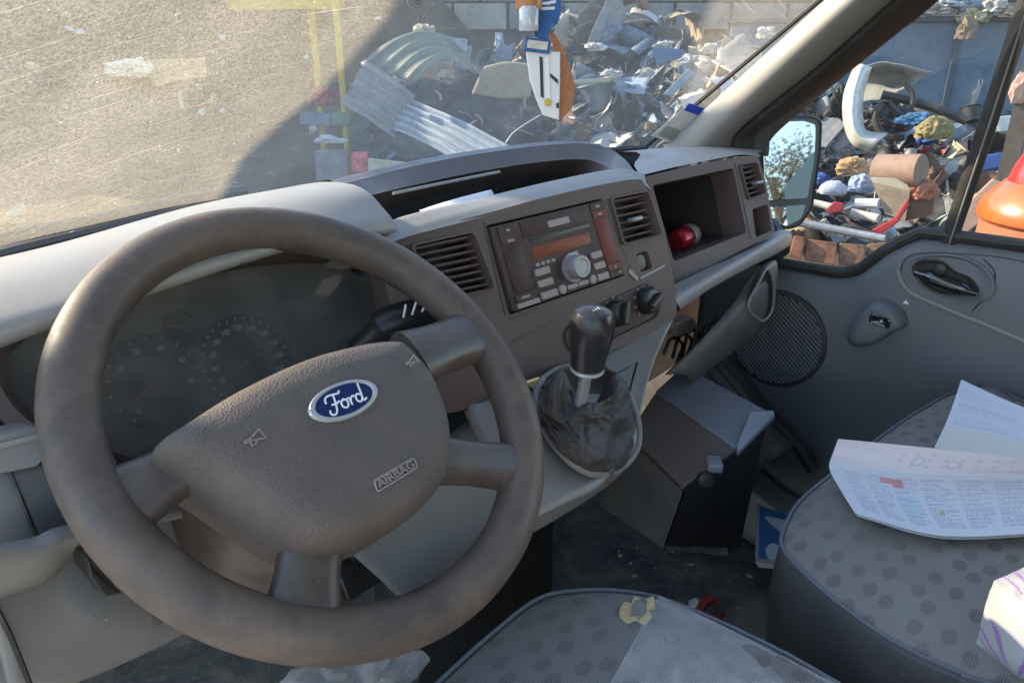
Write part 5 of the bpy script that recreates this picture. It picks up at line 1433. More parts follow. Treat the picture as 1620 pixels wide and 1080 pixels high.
hp_ = mb.build('scrap_rubble', M['heap'], None, smooth=40)
tag(hp_, 'heap of mixed grey scrap and rubble beyond the windscreen', 'scrap heap', None, 'stuff')

# block wall behind the heap
wall = thing('block_wall', 'weathered grey block wall behind the scrap heap', 'wall', (*polar(52, 14.0), 0))
wd = V((math.cos(math.radians(52)), -math.sin(math.radians(52)), 0)); wnm = V((-math.sin(math.radians(52)), -math.cos(math.radians(52)), 0))
wc = V((*polar(52, 14.0), 0))
M['block'] = simple('concrete_block', (0.16, 0.155, 0.15), 0.9, 0, 0.35, 3, bump=0.01)
M['block2'] = simple('pale_block', (0.24, 0.225, 0.2), 0.9, 0, 0.3, 3, bump=0.01)
mb = MB(); mb.prism([wc + wd * a + wnm * -0.02 + V((0, 0, 0)) for a in (-5.0, 11)] + [wc + wd * a + wnm * -0.25 for a in (11, -5.0)], (0, 0, 4.3)); mb.build('wall_core', simple('mortar', (0.08, 0.078, 0.075), 0.95), wall, smooth=0)
bl = MB(); bl.box((0, 0, 0), (0.88, 0.16, 0.41)); base_block = None
rr_ = random.Random(4)
ry_ = math.atan2(wd.y, wd.x)
for j in range(4, 10):
    for i in range(2, 19):
        c = wc + wd * (-6.6 + i * 0.93 + (0.46 if j % 2 else 0)) + wnm * (0.05 + rr_.uniform(-0.012, 0.012)) + V((0, 0, 0.22 + j * 0.44))
        if base_block is None:
            base_block = bl.build('block', M['block'], wall, smooth=0, bevel=0.015); b2m = base_block.data.copy(); b2m.materials.clear(); b2m.materials.append(M['block2']); ob = base_block
        else:
            ob = base_block.copy(); COL.objects.link(ob)
            if rr_.random() < 0.3: ob.data = b2m
        ob.location = c - wc - V((0, 0, 0.205)); ob.rotation_euler = (0, 0, ry_ + rr_.uniform(-0.01, 0.01))

# blue container on the right
cc_ = V((*polar(82, 10.8), 0)); cdv = V((math.cos(math.radians(70)), -math.sin(math.radians(70)), 0)); cnv = V((-math.sin(math.radians(70)), -math.cos(math.radians(70)), 0))
cont = thing('metal_container', 'faded blue steel container with riveted panels behind the scrap on the right', 'container', cc_)
M['contblue'] = simple('faded_blue_steel', (0.085, 0.13, 0.185), 0.6, 0.1, 0.25, 1.6)
M['contdk'] = simple('dark_blue_steel', (0.045, 0.066, 0.09), 0.6, 0.1, 0.3, 2)
CR = Matrix.Rotation(math.atan2(cdv.y, cdv.x), 3, 'Z')
mb = MB(); mb.box(cc_ + V((0, 0, 0.93)) - cnv * 0.8, (6.4, 1.5, 1.86), CR); mb.build('container_body', M['contdk'], cont)
for i in range(5):
    mb = MB(); mb.box(cc_ + cdv * (-2.56 + 1.28 * i) + cnv * -0.03 + V((0, 0, 1.12)), (1.24, 0.04, 1.40), CR); mb.build('panel', M['contblue'], cont, bevel=0.008)
    mb = MB(); mb.box(cc_ + cdv * (-2.56 + 1.28 * i) + cnv * -0.03 + V((0, 0, 0.28)), (1.24, 0.04, 0.22), CR); mb.build('skirt_panel', M['contdk'], cont, bevel=0.008)
    mb = MB(); mb.box(cc_ + cdv * (-1.92 + 1.28 * i) + cnv * 0.0 + V((0, 0, 0.95)), (0.06, 0.05, 1.8), CR); mb.build('seam_rib', M['contdk'], cont, bevel=0.005)
mb = MB(); mb.box(cc_ + cnv * 0.01 + V((0, 0, 1.85)), (6.5, 0.08, 0.06), CR); mb.build('top_rail', M['contdk'], cont, bevel=0.005)

# ------------------------------------------------------------------ scrap pieces
def corrugated(px, ds_, nr, amp, bow, name, label, mat, nu=None, nv=14):
    a, b, c, d = [P(x, y, d=dd) for (x, y), dd in zip(px, ds_)]
    nrm = (b - a).cross(d - a).normalized()
    if nrm.dot(EYE - a) < 0: nrm = -nrm
    nu = nu or nr * 14
    rows = []
    for j in range(nv + 1):
        v = j / nv; r = []
        for i in range(nu + 1):
            u = i / nu
            q = a.lerp(b, v).lerp(d.lerp(c, v), u)
            r.append(q + nrm * (amp * math.exp(-((((u * nr) % 1.0) - 0.5) / 0.16) ** 2) + bow * math.sin(PI * v) + 0.02 * mnoise.noise(q * 3)))
        rows.append(r)
    mb = MB(); mb.grid(rows); o = mb.build(name, mat, None, smooth=70, solid=0.006)
    return tag(o, label, 'metal sheet', 'corrugated sheets on the heap')
M['corr'] = simple('weathered_zinc', (0.17, 0.17, 0.175), 0.5, 0.2, 0.25, 6)
M['corrblue'] = simple('blueish_zinc', (0.17, 0.215, 0.26), 0.5, 0.2, 0.2, 6)
M['corrgreen'] = simple('greenish_sheet', (0.13, 0.145, 0.12), 0.6, 0.1, 0.25, 5)
corrugated([(577, 96), (657, 152), (628, 222), (541, 165)], [8.9, 8.6, 8.3, 8.5], 4, 0.055, 0.03, 'corrugated_sheet', 'grey corrugated sheet standing at the left end of the scrap heap', M['corr'])
corrugated([(655, 160), (820, 240), (735, 262), (622, 205)], [8.6, 7.7, 7.5, 8.2], 5, 0.06, 0.02, 'corrugated_sheet', 'long pale blue corrugated sheet sloping down to the right', M['corrblue'])
corrugated([(572, 102), (728, 62), (752, 118), (655, 134)], [9.3, 9.6, 9.2, 8.8], 4, 0.04, 0.22, 'corrugated_sheet', 'greenish bowed sheet on top of the grey corrugated one', M['corrgreen'])

# yellow frame with posts
M['yellow'] = simple('yellow_paint', (0.36, 0.26, 0.03), 0.5, 0, 0.2, 8)
yf = thing('steel_gantry', 'tall yellow steel frame of two posts and a top board beside the heap', 'steel frame', P(530, 275, d=8.8))
for (xt, xb, yb, dd) in ((486, 492, 175, 9.0), (526, 548, 300, 8.6)):
    t_ = P(xt, -60, d=dd)
    mb = MB(); mb.box(V((t_.x, t_.y, 1.35)), (0.055, 0.055, 2.9), Matrix.Rotation(0.5, 3, 'Z')); mb.build('post', M['yellow'], yf, bevel=0.006)
q0, q1 = P(362, 6, d=9.2), P(545, 4, d=8.6)
mb = MB(); mb.prism([q0 + V((0, 0, -0.06)), q1 + V((0, 0, -0.06)), q1 + V((0, 0, 0.3)), q0 + V((0, 0, 0.3))], (0.03, 0.04, 0)); mb.build('top_panel', M['yellow'], yf)

# palette for loose scrap
pal = {
 'grey': simple('scrap_grey', (0.149, 0.153, 0.158), 0.6, 0.2, 0.3, 8), 'blue-grey': simple('scrap_blue_grey', (0.090, 0.126, 0.168), 0.55, 0.2, 0.3, 8),
 'white': simple('scrap_white', (0.363, 0.352, 0.330), 0.6, 0, 0.15, 8), 'dark': simple('scrap_dark', (0.018, 0.018, 0.021), 0.6, 0.1, 0.4, 8),
 'tan': simple('scrap_tan', (0.260, 0.195, 0.130), 0.8, 0, 0.25, 8), 'rusty brown': simple('scrap_rust', (0.130, 0.068, 0.039), 0.85, 0.1, 0.4, 8),
 'pale blue': simple('scrap_pale_blue', (0.198, 0.259, 0.319), 0.5, 0.1, 0.2, 8), 'red': simple('scrap_red', (0.210, 0.018, 0.018), 0.5, 0, 0.25, 8),
 'green': simple('scrap_green', (0.030, 0.110, 0.070), 0.6, 0, 0.3, 8), 'cream': simple('scrap_cream', (0.370, 0.330, 0.238), 0.7, 0, 0.2, 8), 'blue': simple('scrap_blue', (0.015, 0.050, 0.210), 0.5, 0, 0.25, 8),
}
sr = random.Random(21)
def shape_sheet(seed):
    r = random.Random(seed * 13 + 2)
    f1, f2, a1, a2, tw = r.uniform(-.3, .1), r.uniform(0.05, .4), r.uniform(-1.1, 1.1), r.uniform(-1.2, 1.2), r.uniform(-.5, .5)
    mb = MB(); n = 12; rows = []
    for j in range(n):
        v = (j / (n - 1) - .5) * r.choice((0.6, 0.62)); rw = []
        e0, e1 = -0.5 + 0.13 * mnoise.noise(V((v * 6, seed, 1))), 0.5 + 0.16 * mnoise.noise(V((v * 7, seed, 5)))
        for i in range(n):
            x = e0 + (e1 - e0) * i / (n - 1)
            z = 0.0
            if x > f2: z += (x - f2) * math.tan(max(-1, min(1, a2)))
            if x < f1: z += (f1 - x) * math.tan(max(-1, min(1, a1)))
            z += tw * x * v + 0.05 * mnoise.noise(V((x * 4, v * 4, seed * 2.0))) + 0.03 * (0.5 - abs(mnoise.noise(V((x * 7, v * 7, seed * 3.0)))) * 2)
            rw.append(V((x, v, z)))
        rows.append(rw)
    mb.grid(rows); return mb
def shape_box(seed):
    r = random.Random(seed + 40); mb = MB()
    h = [V((sx * 0.4 * (1 + r.uniform(-.2, .2)), sy * 0.28 * (1 + r.uniform(-.2, .2)), 0)) for sx, sy in ((-1, -1), (1, -1), (1, 1), (-1, 1))]
    t = [q * r.uniform(0.9, 1.1) + V((r.uniform(-.06, .06), r.uniform(-.06, .06), 0.42 + r.uniform(-.08, .05))) for q in h]
    for i in range(4):
        j = (i + 1) % 4
        mb.face([h[i], h[j], t[j], t[i]])
        o = (t[i] + t[j]) * 0.5; out = V((o.x, o.y, 0)).normalized()
        mb.face([t[i], t[j], t[j] + out * 0.2 + V((0, 0, r.uniform(-.15, .15))), t[i] + out * 0.2 + V((0, 0, r.uniform(-.15, .15)))])
    mb.face(h[::-1]); return mb
def shape_wire(seed):
    r = random.Random(seed + 70); mb = MB()
    mb.tube(catmull([V((-.5 + 0.14 * i, r.uniform(-.25, .25), r.uniform(-.05, .3))) for i in range(8)], 40), 0.012, 5); return mb
def shape_pipe(seed):
    mb = MB(); mb.tube(catmull([V((-.5, 0, 0)), V((-.15, 0.03 * (seed % 3), 0.02)), V((.2, -0.05 * (seed % 2), 0)), V((.5, 0.05, 0.04 * (seed % 2)))], 9), 0.03, 7); return mb
def shape_plank(seed):
    mb = MB(); mb.box((0, 0, 0), (1.0, 0.12 + 0.03 * (seed % 3), 0.03)); return mb
def crumple(v, seed, amp):
    o = V((seed * 1.7, seed * 0.9, 0))
    w = V((v.x * 1.5 + v.y * 0.4, v.y * 0.7, v.z * 1.1))
    k = 0.9 * mnoise.noise(v * 1.1 + o) + 0.55 * (0.5 - abs(mnoise.noise(w * 1.8 + o)) * 1.9) + 0.22 * (0.5 - abs(mnoise.noise(w * 4.6 + o)) * 1.9) + 0.08 * (0.5 - abs(mnoise.noise(v * 11 + o)) * 1.9)
    return v * (1 + amp * k)
def shape_lump(seed):
    mb = MB(); mb.ico((0, 0, 0), 1.0, 4)
    for v in mb.bm.verts:
        w = crumple(v.co.copy(), seed + 1, 0.7); v.co = V((w.x * 0.44, w.y * 0.34, w.z * 0.17))
    return mb
def shape_tub(seed):
    mb = MB(); mb.lathe([(0.25, 0), (0.27, 0.02), (0.34, 0.5), (0.37, 0.52), (0.36, 0.54), (0.32, 0.50), (0.24, 0.05)], (0, 0, -0.2), (0, 0, 1), 16); return mb
def shape_carcass(seed):      # bent trim part: curved channel
    mb = MB(); rows = []
    for i in range(12):
        a = -0.9 + 1.8 * i / 11
        c = V((math.sin(a) * 0.5, 0, math.cos(a) * 0.35 - 0.25))
        rows.append([c + V((0, y, z)) for y, z in ((-0.10, -0.05), (-0.09, 0.03), (0.0, 0.05), (0.09, 0.03), (0.10, -0.05))])
    mb.grid(rows); return mb
kinds = {'scrap_sheet': (shape_sheet, 'crumpled {} metal sheet in the scrap heap', 'scrap metal', 0.006), 'scrap_pipe': (shape_pipe, 'bent {} pipe in the scrap heap', 'pipe', 0),
         'scrap_plank': (shape_plank, '{} plank in the scrap heap', 'plank', 0), 'scrap_lump': (shape_lump, 'crushed {} lump of scrap in the heap', 'scrap', 0),
         'scrap_tub': (shape_tub, 'discarded {} plastic tub in the scrap heap', 'tub', 0), 'scrap_trim': (shape_carcass, 'curved {} car trim piece in the scrap heap', 'car part', 0.012)}
kinds['scrap_box'] = (shape_box, 'broken open {} box in the scrap heap', 'box', 0.008); kinds['scrap_wire'] = (shape_wire, 'tangled {} wire in the scrap heap', 'wire', 0)
cache = {}; REG = []
def scrap(kind, colour, pos, size, rot=None, label=None, group=None, sc=(1, 1, 1)):
    var = sr.randrange(4); key = (kind, colour, var)
    if key not in cache:
        mb = kinds[kind][0](var); o = mb.build(kind, pal[colour], None, smooth=35, solid=kinds[kind][3])
        o.location = (0, 0, 0); cache[key] = o.data; mods = kinds[kind][3]
    else:
        o = bpy.data.objects.new(kind, cache[key]); COL.objects.link(o)
        if kinds[kind][3]:
            m = o.modifiers.new('solid', 'SOLIDIFY'); m.thickness = kinds[kind][3]
    o.location = pos; o.scale = (size * sc[0], size * sc[1], size * sc[2])
    o.rotation_euler = rot if rot is not None else (sr.uniform(-0.9, 0.9), sr.uniform(-0.9, 0.9), sr.uniform(0, 6.28))
    tag(o, label or kinds[kind][1].format(colour), kinds[kind][2], group or ('loose scrap: ' + colour + ' ' + kind.replace('scrap_', '') + ' pieces in the heap'))
    REG.append((o, kind, colour, size)); return o
names = ['scrap_sheet'] * 9 + ['scrap_pipe'] * 2 + ['scrap_plank'] * 2 + ['scrap_lump'] * 2 + ['scrap_tub'] + ['scrap_trim'] * 4 + ['scrap_box'] * 3 + ['scrap_wire'] * 3
cols_ = ['grey'] * 6 + ['blue-grey'] * 6 + ['white'] * 5 + ['dark'] * 4 + ['tan'] * 4 + ['rusty brown'] * 2 + ['pale blue'] * 4 + ['cream'] * 2
def blocked(x, y):
    return (540 < x < 760 and 60 < y < 250) or (480 < x < 830 and y > 150)
cnt = 0
while cnt < 260:
    x = sr.uniform(590, 1330); y = sr.uniform(25, 270) if x < 1100 else sr.uniform(60, 260)
    if blocked(x, y) and sr.random() < 0.85: continue
    q = G(x, y)
    if (q - EYE).length > 13.2: continue
    s_ = sr.uniform(0.14, 0.46) * (1.4 if sr.random() < 0.15 else 1)
    scrap(sr.choice(names), sr.choice(cols_), q + V((0, 0, 0.05)), s_); cnt += 1
cnt = 0
while cnt < 45:
    x = sr.uniform(600, 1300); y = sr.uniform(60, 230)
    if blocked(x, y): continue
    q = G(x, y)
    if (q - EYE).length > 13.2: continue
    scrap(sr.choice(['scrap_sheet', 'scrap_sheet', 'scrap_trim', 'scrap_plank', 'scrap_pipe']), sr.choice(['grey', 'blue-grey', 'blue-grey', 'pale blue', 'dark', 'tan']), q + V((0, 0, 0.06)), sr.uniform(0.4, 0.85)); cnt += 1
cnt = 0
while cnt < 190:
    x = sr.uniform(1230, 1640); y = sr.uniform(130, 400)
    q = G(x, y)
    if (q - EYE).length > 13: continue
    scrap(sr.choice(names), sr.choice(cols_ + ['dark'] * 4 + ['white', 'pale blue', 'cream', 'tan', 'rusty brown'] * 2), q + V((0, 0, 0.02)), sr.uniform(0.10, 0.40)); cnt += 1
cnt = 0
while cnt < 80:
    x = sr.uniform(1235, 1500); y = sr.uniform(225, 385)
    q = G(x, y)
    if (q - EYE).length > 9: continue
    scrap(sr.choice(names), sr.choice(['white', 'pale blue', 'cream', 'tan', 'rusty brown', 'red', 'grey', 'blue', 'dark', 'dark']), q + V((0, 0, 0.04)) - ray(x, y) * sr.uniform(0, 0.35), sr.uniform(0.07, 0.22)); cnt += 1
# scattered bits on the open yard at the left
for i in range(70):
    x = sr.uniform(-20, 500); y = sr.uniform(10, 385)
    q = G(x, y)
    if q.x < 0.2: continue
    scrap(sr.choice(['scrap_lump', 'scrap_lump', 'scrap_sheet', 'scrap_plank']), sr.choice(['white', 'white', 'cream', 'tan', 'grey']), q + V((0, 0, 0.01)), sr.uniform(0.03, 0.10) * (q - EYE).length / 7,
          label='small pale piece of litter on the bare yard ground', group='litter on the open yard')
# white bits glinting on the heap
for i in range(60):
    x = sr.uniform(760, 1240); y = sr.uniform(30, 260)
    q = G(x, y)
    if (q - EYE).length > 13.2: continue
    scrap(sr.choice(['scrap_box', 'scrap_trim', 'scrap_sheet', 'scrap_sheet', 'scrap_wire']), 'white', q + V((0, 0, 0.10)), sr.uniform(0.07, 0.2))

def poly_thing(px, dd, thick, name, label, cat, mat, bevel=0.01, group=None):
    pts = [P(x, y, d=dd) for x, y in px]
    r = ray(sum(p[0] for p in px) / len(px), sum(p[1] for p in px) / len(px))
    mb = MB(); mb.prism(pts, r * thick); o = mb.build(name, mat, None, smooth=0, bevel=bevel)
    return tag(o, label, cat, group)
def blob_thing(px, rx, ry, dd, name, label, cat, mat, jit=0.35, seed=1, flat=0.7):
    c = P(*px, d=dd); dd = (c - EYE).dot(_F)
    mb = MB(); mb.ico((0, 0, 0), 1.0, 5 if rx > 15 else 4)
    for v in mb.bm.verts:
        w = crumple(v.co.copy(), seed, jit * 0.85); w.z = max(w.z, -0.5 + 0.06 * mnoise.noise(v.co * 4))
        v.co = c + _R * (w.x * rx * dd / FPX) + V((0, 0, 1)) * (w.z * ry * dd / FPX) + V((_F.x, _F.y, 0)) * (w.y * rx * flat * dd / FPX)
    return tag(mb.build(name, mat, None, smooth=30), label, cat)
# left: cardboard sheet with white wrapping, upright slat
poly_thing([(232, 94), (325, 92), (328, 122), (270, 130), (246, 140), (236, 118)], G(280, 122).__sub__(EYE).length - 0.15, 0.05, 'cardboard_sheet', 'torn tan cardboard sheet on the yard left of the heap', 'cardboard', simple('cardboard', (0.46, 0.31, 0.18), 0.85, 0, 0.1, 6))
blob_thing((205, 112), 34, 17, (G(205, 125) - EYE).length - 0.1, 'crumpled_wrapping', 'crumpled pale wrapping beside the torn cardboard sheet', 'wrapping', simple('pale_wrapping', (0.62, 0.55, 0.42), 0.7, 0, 0.1, 6), 0.6, 3)
poly_thing([(281, 144), (288, 144), (291, 172), (284, 170)], (G(286, 172) - EYE).length - 0.05, 0.04, 'wooden_stub', 'short wooden stub standing in the yard soil', 'wood', simple('stub_wood', (0.46, 0.34, 0.2), 0.85, 0, 0.1, 6), 0.004)
# stuff at the foot of the yellow frame
blob_thing((512, 158), 24, 17, 8.7, 'red_bundle', 'dark red bundle beside the yellow frame posts', 'bundle', simple('dark_red_cloth', (0.20, 0.045, 0.05), 0.9), 0.6, 5)
poly_thing([(525, 178), (553, 178), (553, 199), (525, 199)], 8.5, 0.25, 'green_crate', 'green crate beside the right yellow post', 'crate', pal['green'])
poly_thing([(474, 178), (524, 180), (524, 200), (474, 198)], 8.6, 0.2, 'blue_grey_crate', 'blue-grey crate left of the green crate', 'crate', pal['blue-grey'])
poly_thing([(498, 238), (550, 236), (552, 285), (500, 288)], 8.2, 0.35, 'grey_cabinet', 'grey cabinet at the foot of the yellow frame', 'cabinet', pal['grey'])
poly_thing([(556, 240), (581, 240), (582, 272), (557, 274)], 8.1, 0.25, 'red_carton', 'red and white carton right of the grey cabinet', 'carton', simple('red_white_print', (0.42, 0.10, 0.11), 0.7, 0, 0.6, 9))
poly_thing([(582, 250), (640, 256), (668, 266), (582, 272)], 8.0, 0.1, 'cream_board', 'cream panel lying right of the red carton', 'panel', pal['cream'])
blob_thing((520, 222), 22, 6, 8.3, 'white_wrapping', 'white wrapping lying above the grey cabinet', 'wrapping', pal['white'], 0.6, 8)
# heap pieces that stand out
poly_thing([(745, 150), (765, 105), (800, 97), (850, 102), (838, 156), (790, 158)], 9.0, 0.25, 'hardboard', 'large beige panel propped behind the hanging fresheners', 'panel', simple('beige_board', (0.27, 0.21, 0.15), 0.8, 0, 0.12, 3), 0.03)
blob_thing((672, 50), 16, 10, 9.6, 'crumpled_bag', 'crumpled pale bag on top of the greenish bowed sheet', 'bag', pal['cream'], 0.7, 6)
poly_thing([(714, 60), (740, 62), (738, 84), (726, 74)], 9.3, 0.02, 'plastic_scrap', 'pale blue flap at the right end of the bowed sheet', 'panel', pal['pale blue'], 0.003)
poly_thing([(905, 128), (960, 122), (985, 112), (986, 120), (962, 130), (906, 133)], 9.3, 0.08, 'long_plank', 'long pale plank right of the fresheners', 'plank', pal['cream'], 0.005)
poly_thing([(1048, 150), (1090, 108), (1098, 116), (1064, 152)], 8.8, 0.05, 'blue_lath', 'pale blue strip leaning in the right of the heap', 'panel', pal['pale blue'], 0.005)
poly_thing([(1070, 140), (1098, 114), (1116, 130), (1110, 146)], 8.9, 0.06, 'teal_board', 'teal panel beside the leaning pale blue strip', 'panel', simple('teal', (0.095, 0.18, 0.21), 0.5, 0.1, 0.2), 0.005)
poly_thing([(1030, 74), (1080, 78), (1100, 92), (1070, 94), (1040, 104)], 9.6, 0.06, 'blue_sheet', 'blue plastic sheet near the top of the heap', 'sheet', simple('tarp_blue', (0.035, 0.10, 0.21), 0.5, 0, 0.25), 0.005)
for i, (x, y, rx, ry) in enumerate(((1090, 95, 14, 8), (1122, 80, 12, 9), (1211, 55, 12, 11), (1115, 104, 9, 7), (1052, 70, 10, 5), (943, 76, 12, 8), (1125, 150, 10, 12), (965, 116, 14, 6), (1085, 166, 10, 6))):
    blob_thing((x, y), rx, ry, 9.4 - 0.05 * i, 'white_scrap', 'crumpled white plastic scrap catching the sun on the heap', 'scrap', pal['white'], 0.8, 10 + i)['group'] = 'bright white scraps on the heap'

# ------------------------------------------------------------------ seen through the door window
mb = MB()
mb.skin([[P(1356, 102, d=7.4), P(1338, 150, d=7.2), P(1338, 195, d=7.1), P(1350, 226, d=7.0), P(1372, 240, d=7.0)],
         [P(1364, 104, d=7.2), P(1350, 150, d=7.0), P(1349, 192, d=6.9), P(1360, 218, d=6.9), P(1388, 226, d=6.9)],
         [P(1376, 106, d=7.35), P(1363, 150, d=7.2), P(1362, 190, d=7.1), P(1370, 210, d=7.1), P(1404, 214, d=7.1)]], 20, 5)
tag(mb.build('car_bumper', simple('white_bumper_paint', (0.46, 0.44, 0.40), 0.35, 0, 0.1, 4), None, smooth=60, solid=0.02), 'large white car bumper standing on end outside the door window', 'car part')
mb = MB()
mb.skin([[P(1364, 104, d=7.5), P(1395, 97, d=7.5), P(1425, 102, d=7.5), P(1475, 112, d=7.6)],
         [P(1364, 130, d=7.75), P(1395, 130, d=7.75), P(1425, 132, d=7.7), P(1452, 128, d=7.6)],
         [P(1364, 165, d=7.6), P(1390, 158, d=7.55), P(1410, 152, d=7.5), P(1432, 142, d=7.5)]], 18, 5)
for v in mb.bm.verts: v.co += V((0.04 * mnoise.noise(v.co * 5), 0, 0.03 * mnoise.noise(v.co * 7)))
tag(mb.build('wheel_arch_liner', simple('grey_liner', (0.17, 0.17, 0.155), 0.8, 0, 0.3, 6), None, smooth=60, solid=0.01), 'grey torn wheel arch liner behind the white bumper', 'car part')
for i, pth in enumerate(([(1395, 150), (1440, 160), (1490, 175), (1530, 192)], [(1400, 165), (1385, 190), (1400, 215), (1430, 218)], [(1430, 130), (1445, 150), (1440, 175)], [(1405, 160), (1430, 185), (1470, 205)])):
    mb = MB(); mb.tube(catmull([P(x, y, d=7.3 - 0.05 * i) for x, y in pth], 16), 0.035 - 0.006 * i, 8)
    tag(mb.build('rubber_hose', M['rubber'], None), ('thick black hose running right from the white bumper', 'black hose curling below the wheel arch liner', 'black hose hanging beside the container', 'thin black hose across the dark scrap')[i], 'hose')
blob_thing((1395, 195), 42, 30, 7.7, 'dark_upholstery', 'dark crumpled upholstery inside the white bumper', 'upholstery', pal['dark'], 0.7, 31)
blob_thing((1330, 170), 18, 30, 7.9, 'dark_engine_part', 'dark engine part left of the white bumper', 'car part', pal['dark'], 0.7, 41)
blob_thing((1480, 208), 26, 22, 7.0, 'yellow_cushion', 'crushed yellowish foam cushion under the container', 'cushion', simple('yellow_foam', (0.20, 0.165, 0.07), 0.9, 0, 0.3, 5), 0.5, 33)
blob_thing((1445, 190), 26, 10, 7.1, 'blue_cloth', 'crumpled blue cloth left of the yellowish cushion', 'cloth', simple('blue_cloth', (0.04, 0.12, 0.24), 0.8, 0, 0.2), 0.6, 34)
blob_thing((1350, 267), 24, 17, 6.2, 'striped_cushion', 'small orange and cream cushion above the white jugs', 'cushion', simple('orange_cream_cloth', (0.32, 0.19, 0.095), 0.8, 0, 0.5, 7), 0.4, 35)
blob_thing((1318, 300), 22, 14, 6.0, 'white_jug', 'white plastic jug lying by the wing mirror', 'jug', simple('white_jug', (0.36, 0.39, 0.46), 0.4), 0.12, 36)
blob_thing((1362, 294), 20, 18, 6.1, 'pale_blue_bag', 'pale blue bag right of the white jug', 'bag', simple('pale_blue_bag', (0.20, 0.28, 0.42), 0.5), 0.3, 37)
blob_thing((1300, 285), 14, 10, 6.2, 'blue_bag', 'dark blue bag behind the white jug', 'bag', pal['blue'], 0.5, 38)
blob_thing((1298, 262), 22, 16, 6.5, 'dark_bag', 'dark bag beside the wing mirror top', 'bag', pal['dark'], 0.6, 39)
cA, cB = P(1388, 268, d=6.0), P(1448, 270, d=5.9)
mb = MB(); mb.lathe([(0.09, -0.01), (0.105, 0.0), (0.105, 0.20), (0.11, 0.23), (0.11, 0.29), (0.10, 0.30)], cA, (cB - cA), 24)
tag(mb.build('clay_drum', simple('dusty_pink_drum', (0.22, 0.14, 0.105), 0.8, 0, 0.2, 6), None), 'dusty pinkish drum lying on a tan carton', 'drum')
cart = thing('tan_carton', 'open tan carton under the dusty pinkish drum', 'carton', P(1420, 345, d=5.8))
for nm, px, m_ in (('front_panel', [(1380, 288), (1440, 302), (1432, 350), (1400, 338)], 'tan'), ('side_panel', [(1440, 302), (1480, 288), (1476, 340), (1432, 350)], 'rusty brown'), ('flap', [(1376, 280), (1430, 282), (1440, 302), (1380, 288)], 'cream')):
    pts = [P(x, y, d=5.85 if nm != 'side_panel' else 5.9) for x, y in px]; mb = MB(); mb.prism(pts, ray(1420, 320) * 0.015); mb.build(nm, pal[m_], cart, smooth=0)
blob_thing((1462, 305), 20, 18, 5.9, 'orange_cloth', 'salmon orange cloth right of the tan carton', 'cloth', simple('salmon_cloth', (0.30, 0.10, 0.06), 0.8, 0, 0.2), 0.5, 43)
poly_thing([(1378, 364), (1415, 345), (1436, 312), (1438, 326), (1420, 352), (1392, 372)], 5.6, 0.06, 'red_moulding', 'curved bright red panel before the tan carton', 'panel', simple('bright_red', (0.28, 0.014, 0.016), 0.4, 0, 0.15), 0.008)
poly_thing([(1305, 332), (1320, 318), (1336, 322), (1334, 334), (1312, 340)], 5.7, 0.08, 'red_tool', 'red tool handle at the end of the white pole', 'tool', simple('deep_red', (0.24, 0.016, 0.022), 0.5, 0, 0.2), 0.01)
def pole(a, b, dd, r, name, label, mat):
    mb = MB(); mb.tube([P(*a, d=dd), P((a[0] + b[0]) / 2, (a[1] + b[1]) / 2, d=dd), P(*b, d=dd - 0.05)], r, 10); return tag(mb.build(name, mat, None), label, 'pole')
pole((1262, 352), (1400, 378), 5.5, 0.026, 'grey_pole', 'long grey metal pole along the foot of the heap', simple('grey_pole', (0.25, 0.26, 0.28), 0.4, 0.3, 0.15))
pole((1275, 318), (1318, 328), 5.8, 0.025, 'white_pole', 'white pole ending in the red handle', pal['white'])
pole((1352, 322), (1392, 322), 5.9, 0.035, 'white_tube', 'short white plastic tube before the pale blue bag', simple('white_tube', (0.42, 0.44, 0.48), 0.3))
pole((1345, 336), (1390, 346), 5.8, 0.03, 'pale_lath', 'pale slat below the short white tube', pal['white'])
for i, px in enumerate(([(1256, 372), (1275, 376), (1268, 412), (1248, 404)], [(1278, 378), (1325, 384), (1322, 420), (1272, 412)], [(1328, 384), (1370, 388), (1366, 420), (1326, 420)], [(1372, 386), (1420, 382), (1398, 420), (1370, 422)])):
    poly_thing(px, 5.0 + 0.03 * i, 0.06, 'orange_tile', 'broken orange clay tile below the door window', 'tile', simple('clay_%d' % i, (0.22 - 0.02 * i, 0.095, 0.055), 0.9, 0, 0.7, 9), 0.008, 'broken clay tiles by the door')
poly_thing([(1520, 330), (1570, 282), (1590, 290), (1560, 345), (1530, 370), (1510, 365)], 5.2, 0.06, 'tan_board', 'pinkish tan board leaning left of the orange drum', 'board', simple('pink_board', (0.26, 0.165, 0.125), 0.8, 0, 0.15), 0.01)
poly_thing([(1545, 248), (1590, 240), (1600, 262), (1552, 272)], 6.4, 0.1, 'blue_board', 'bright blue panel behind the orange drum', 'panel', pal['blue'], 0.01)
poly_thing([(1575, 185), (1625, 180), (1625, 205), (1580, 210)], 7.2, 0.1, 'pale_blue_board', 'pale blue panel leaning against the container', 'panel', pal['pale blue'], 0.01)
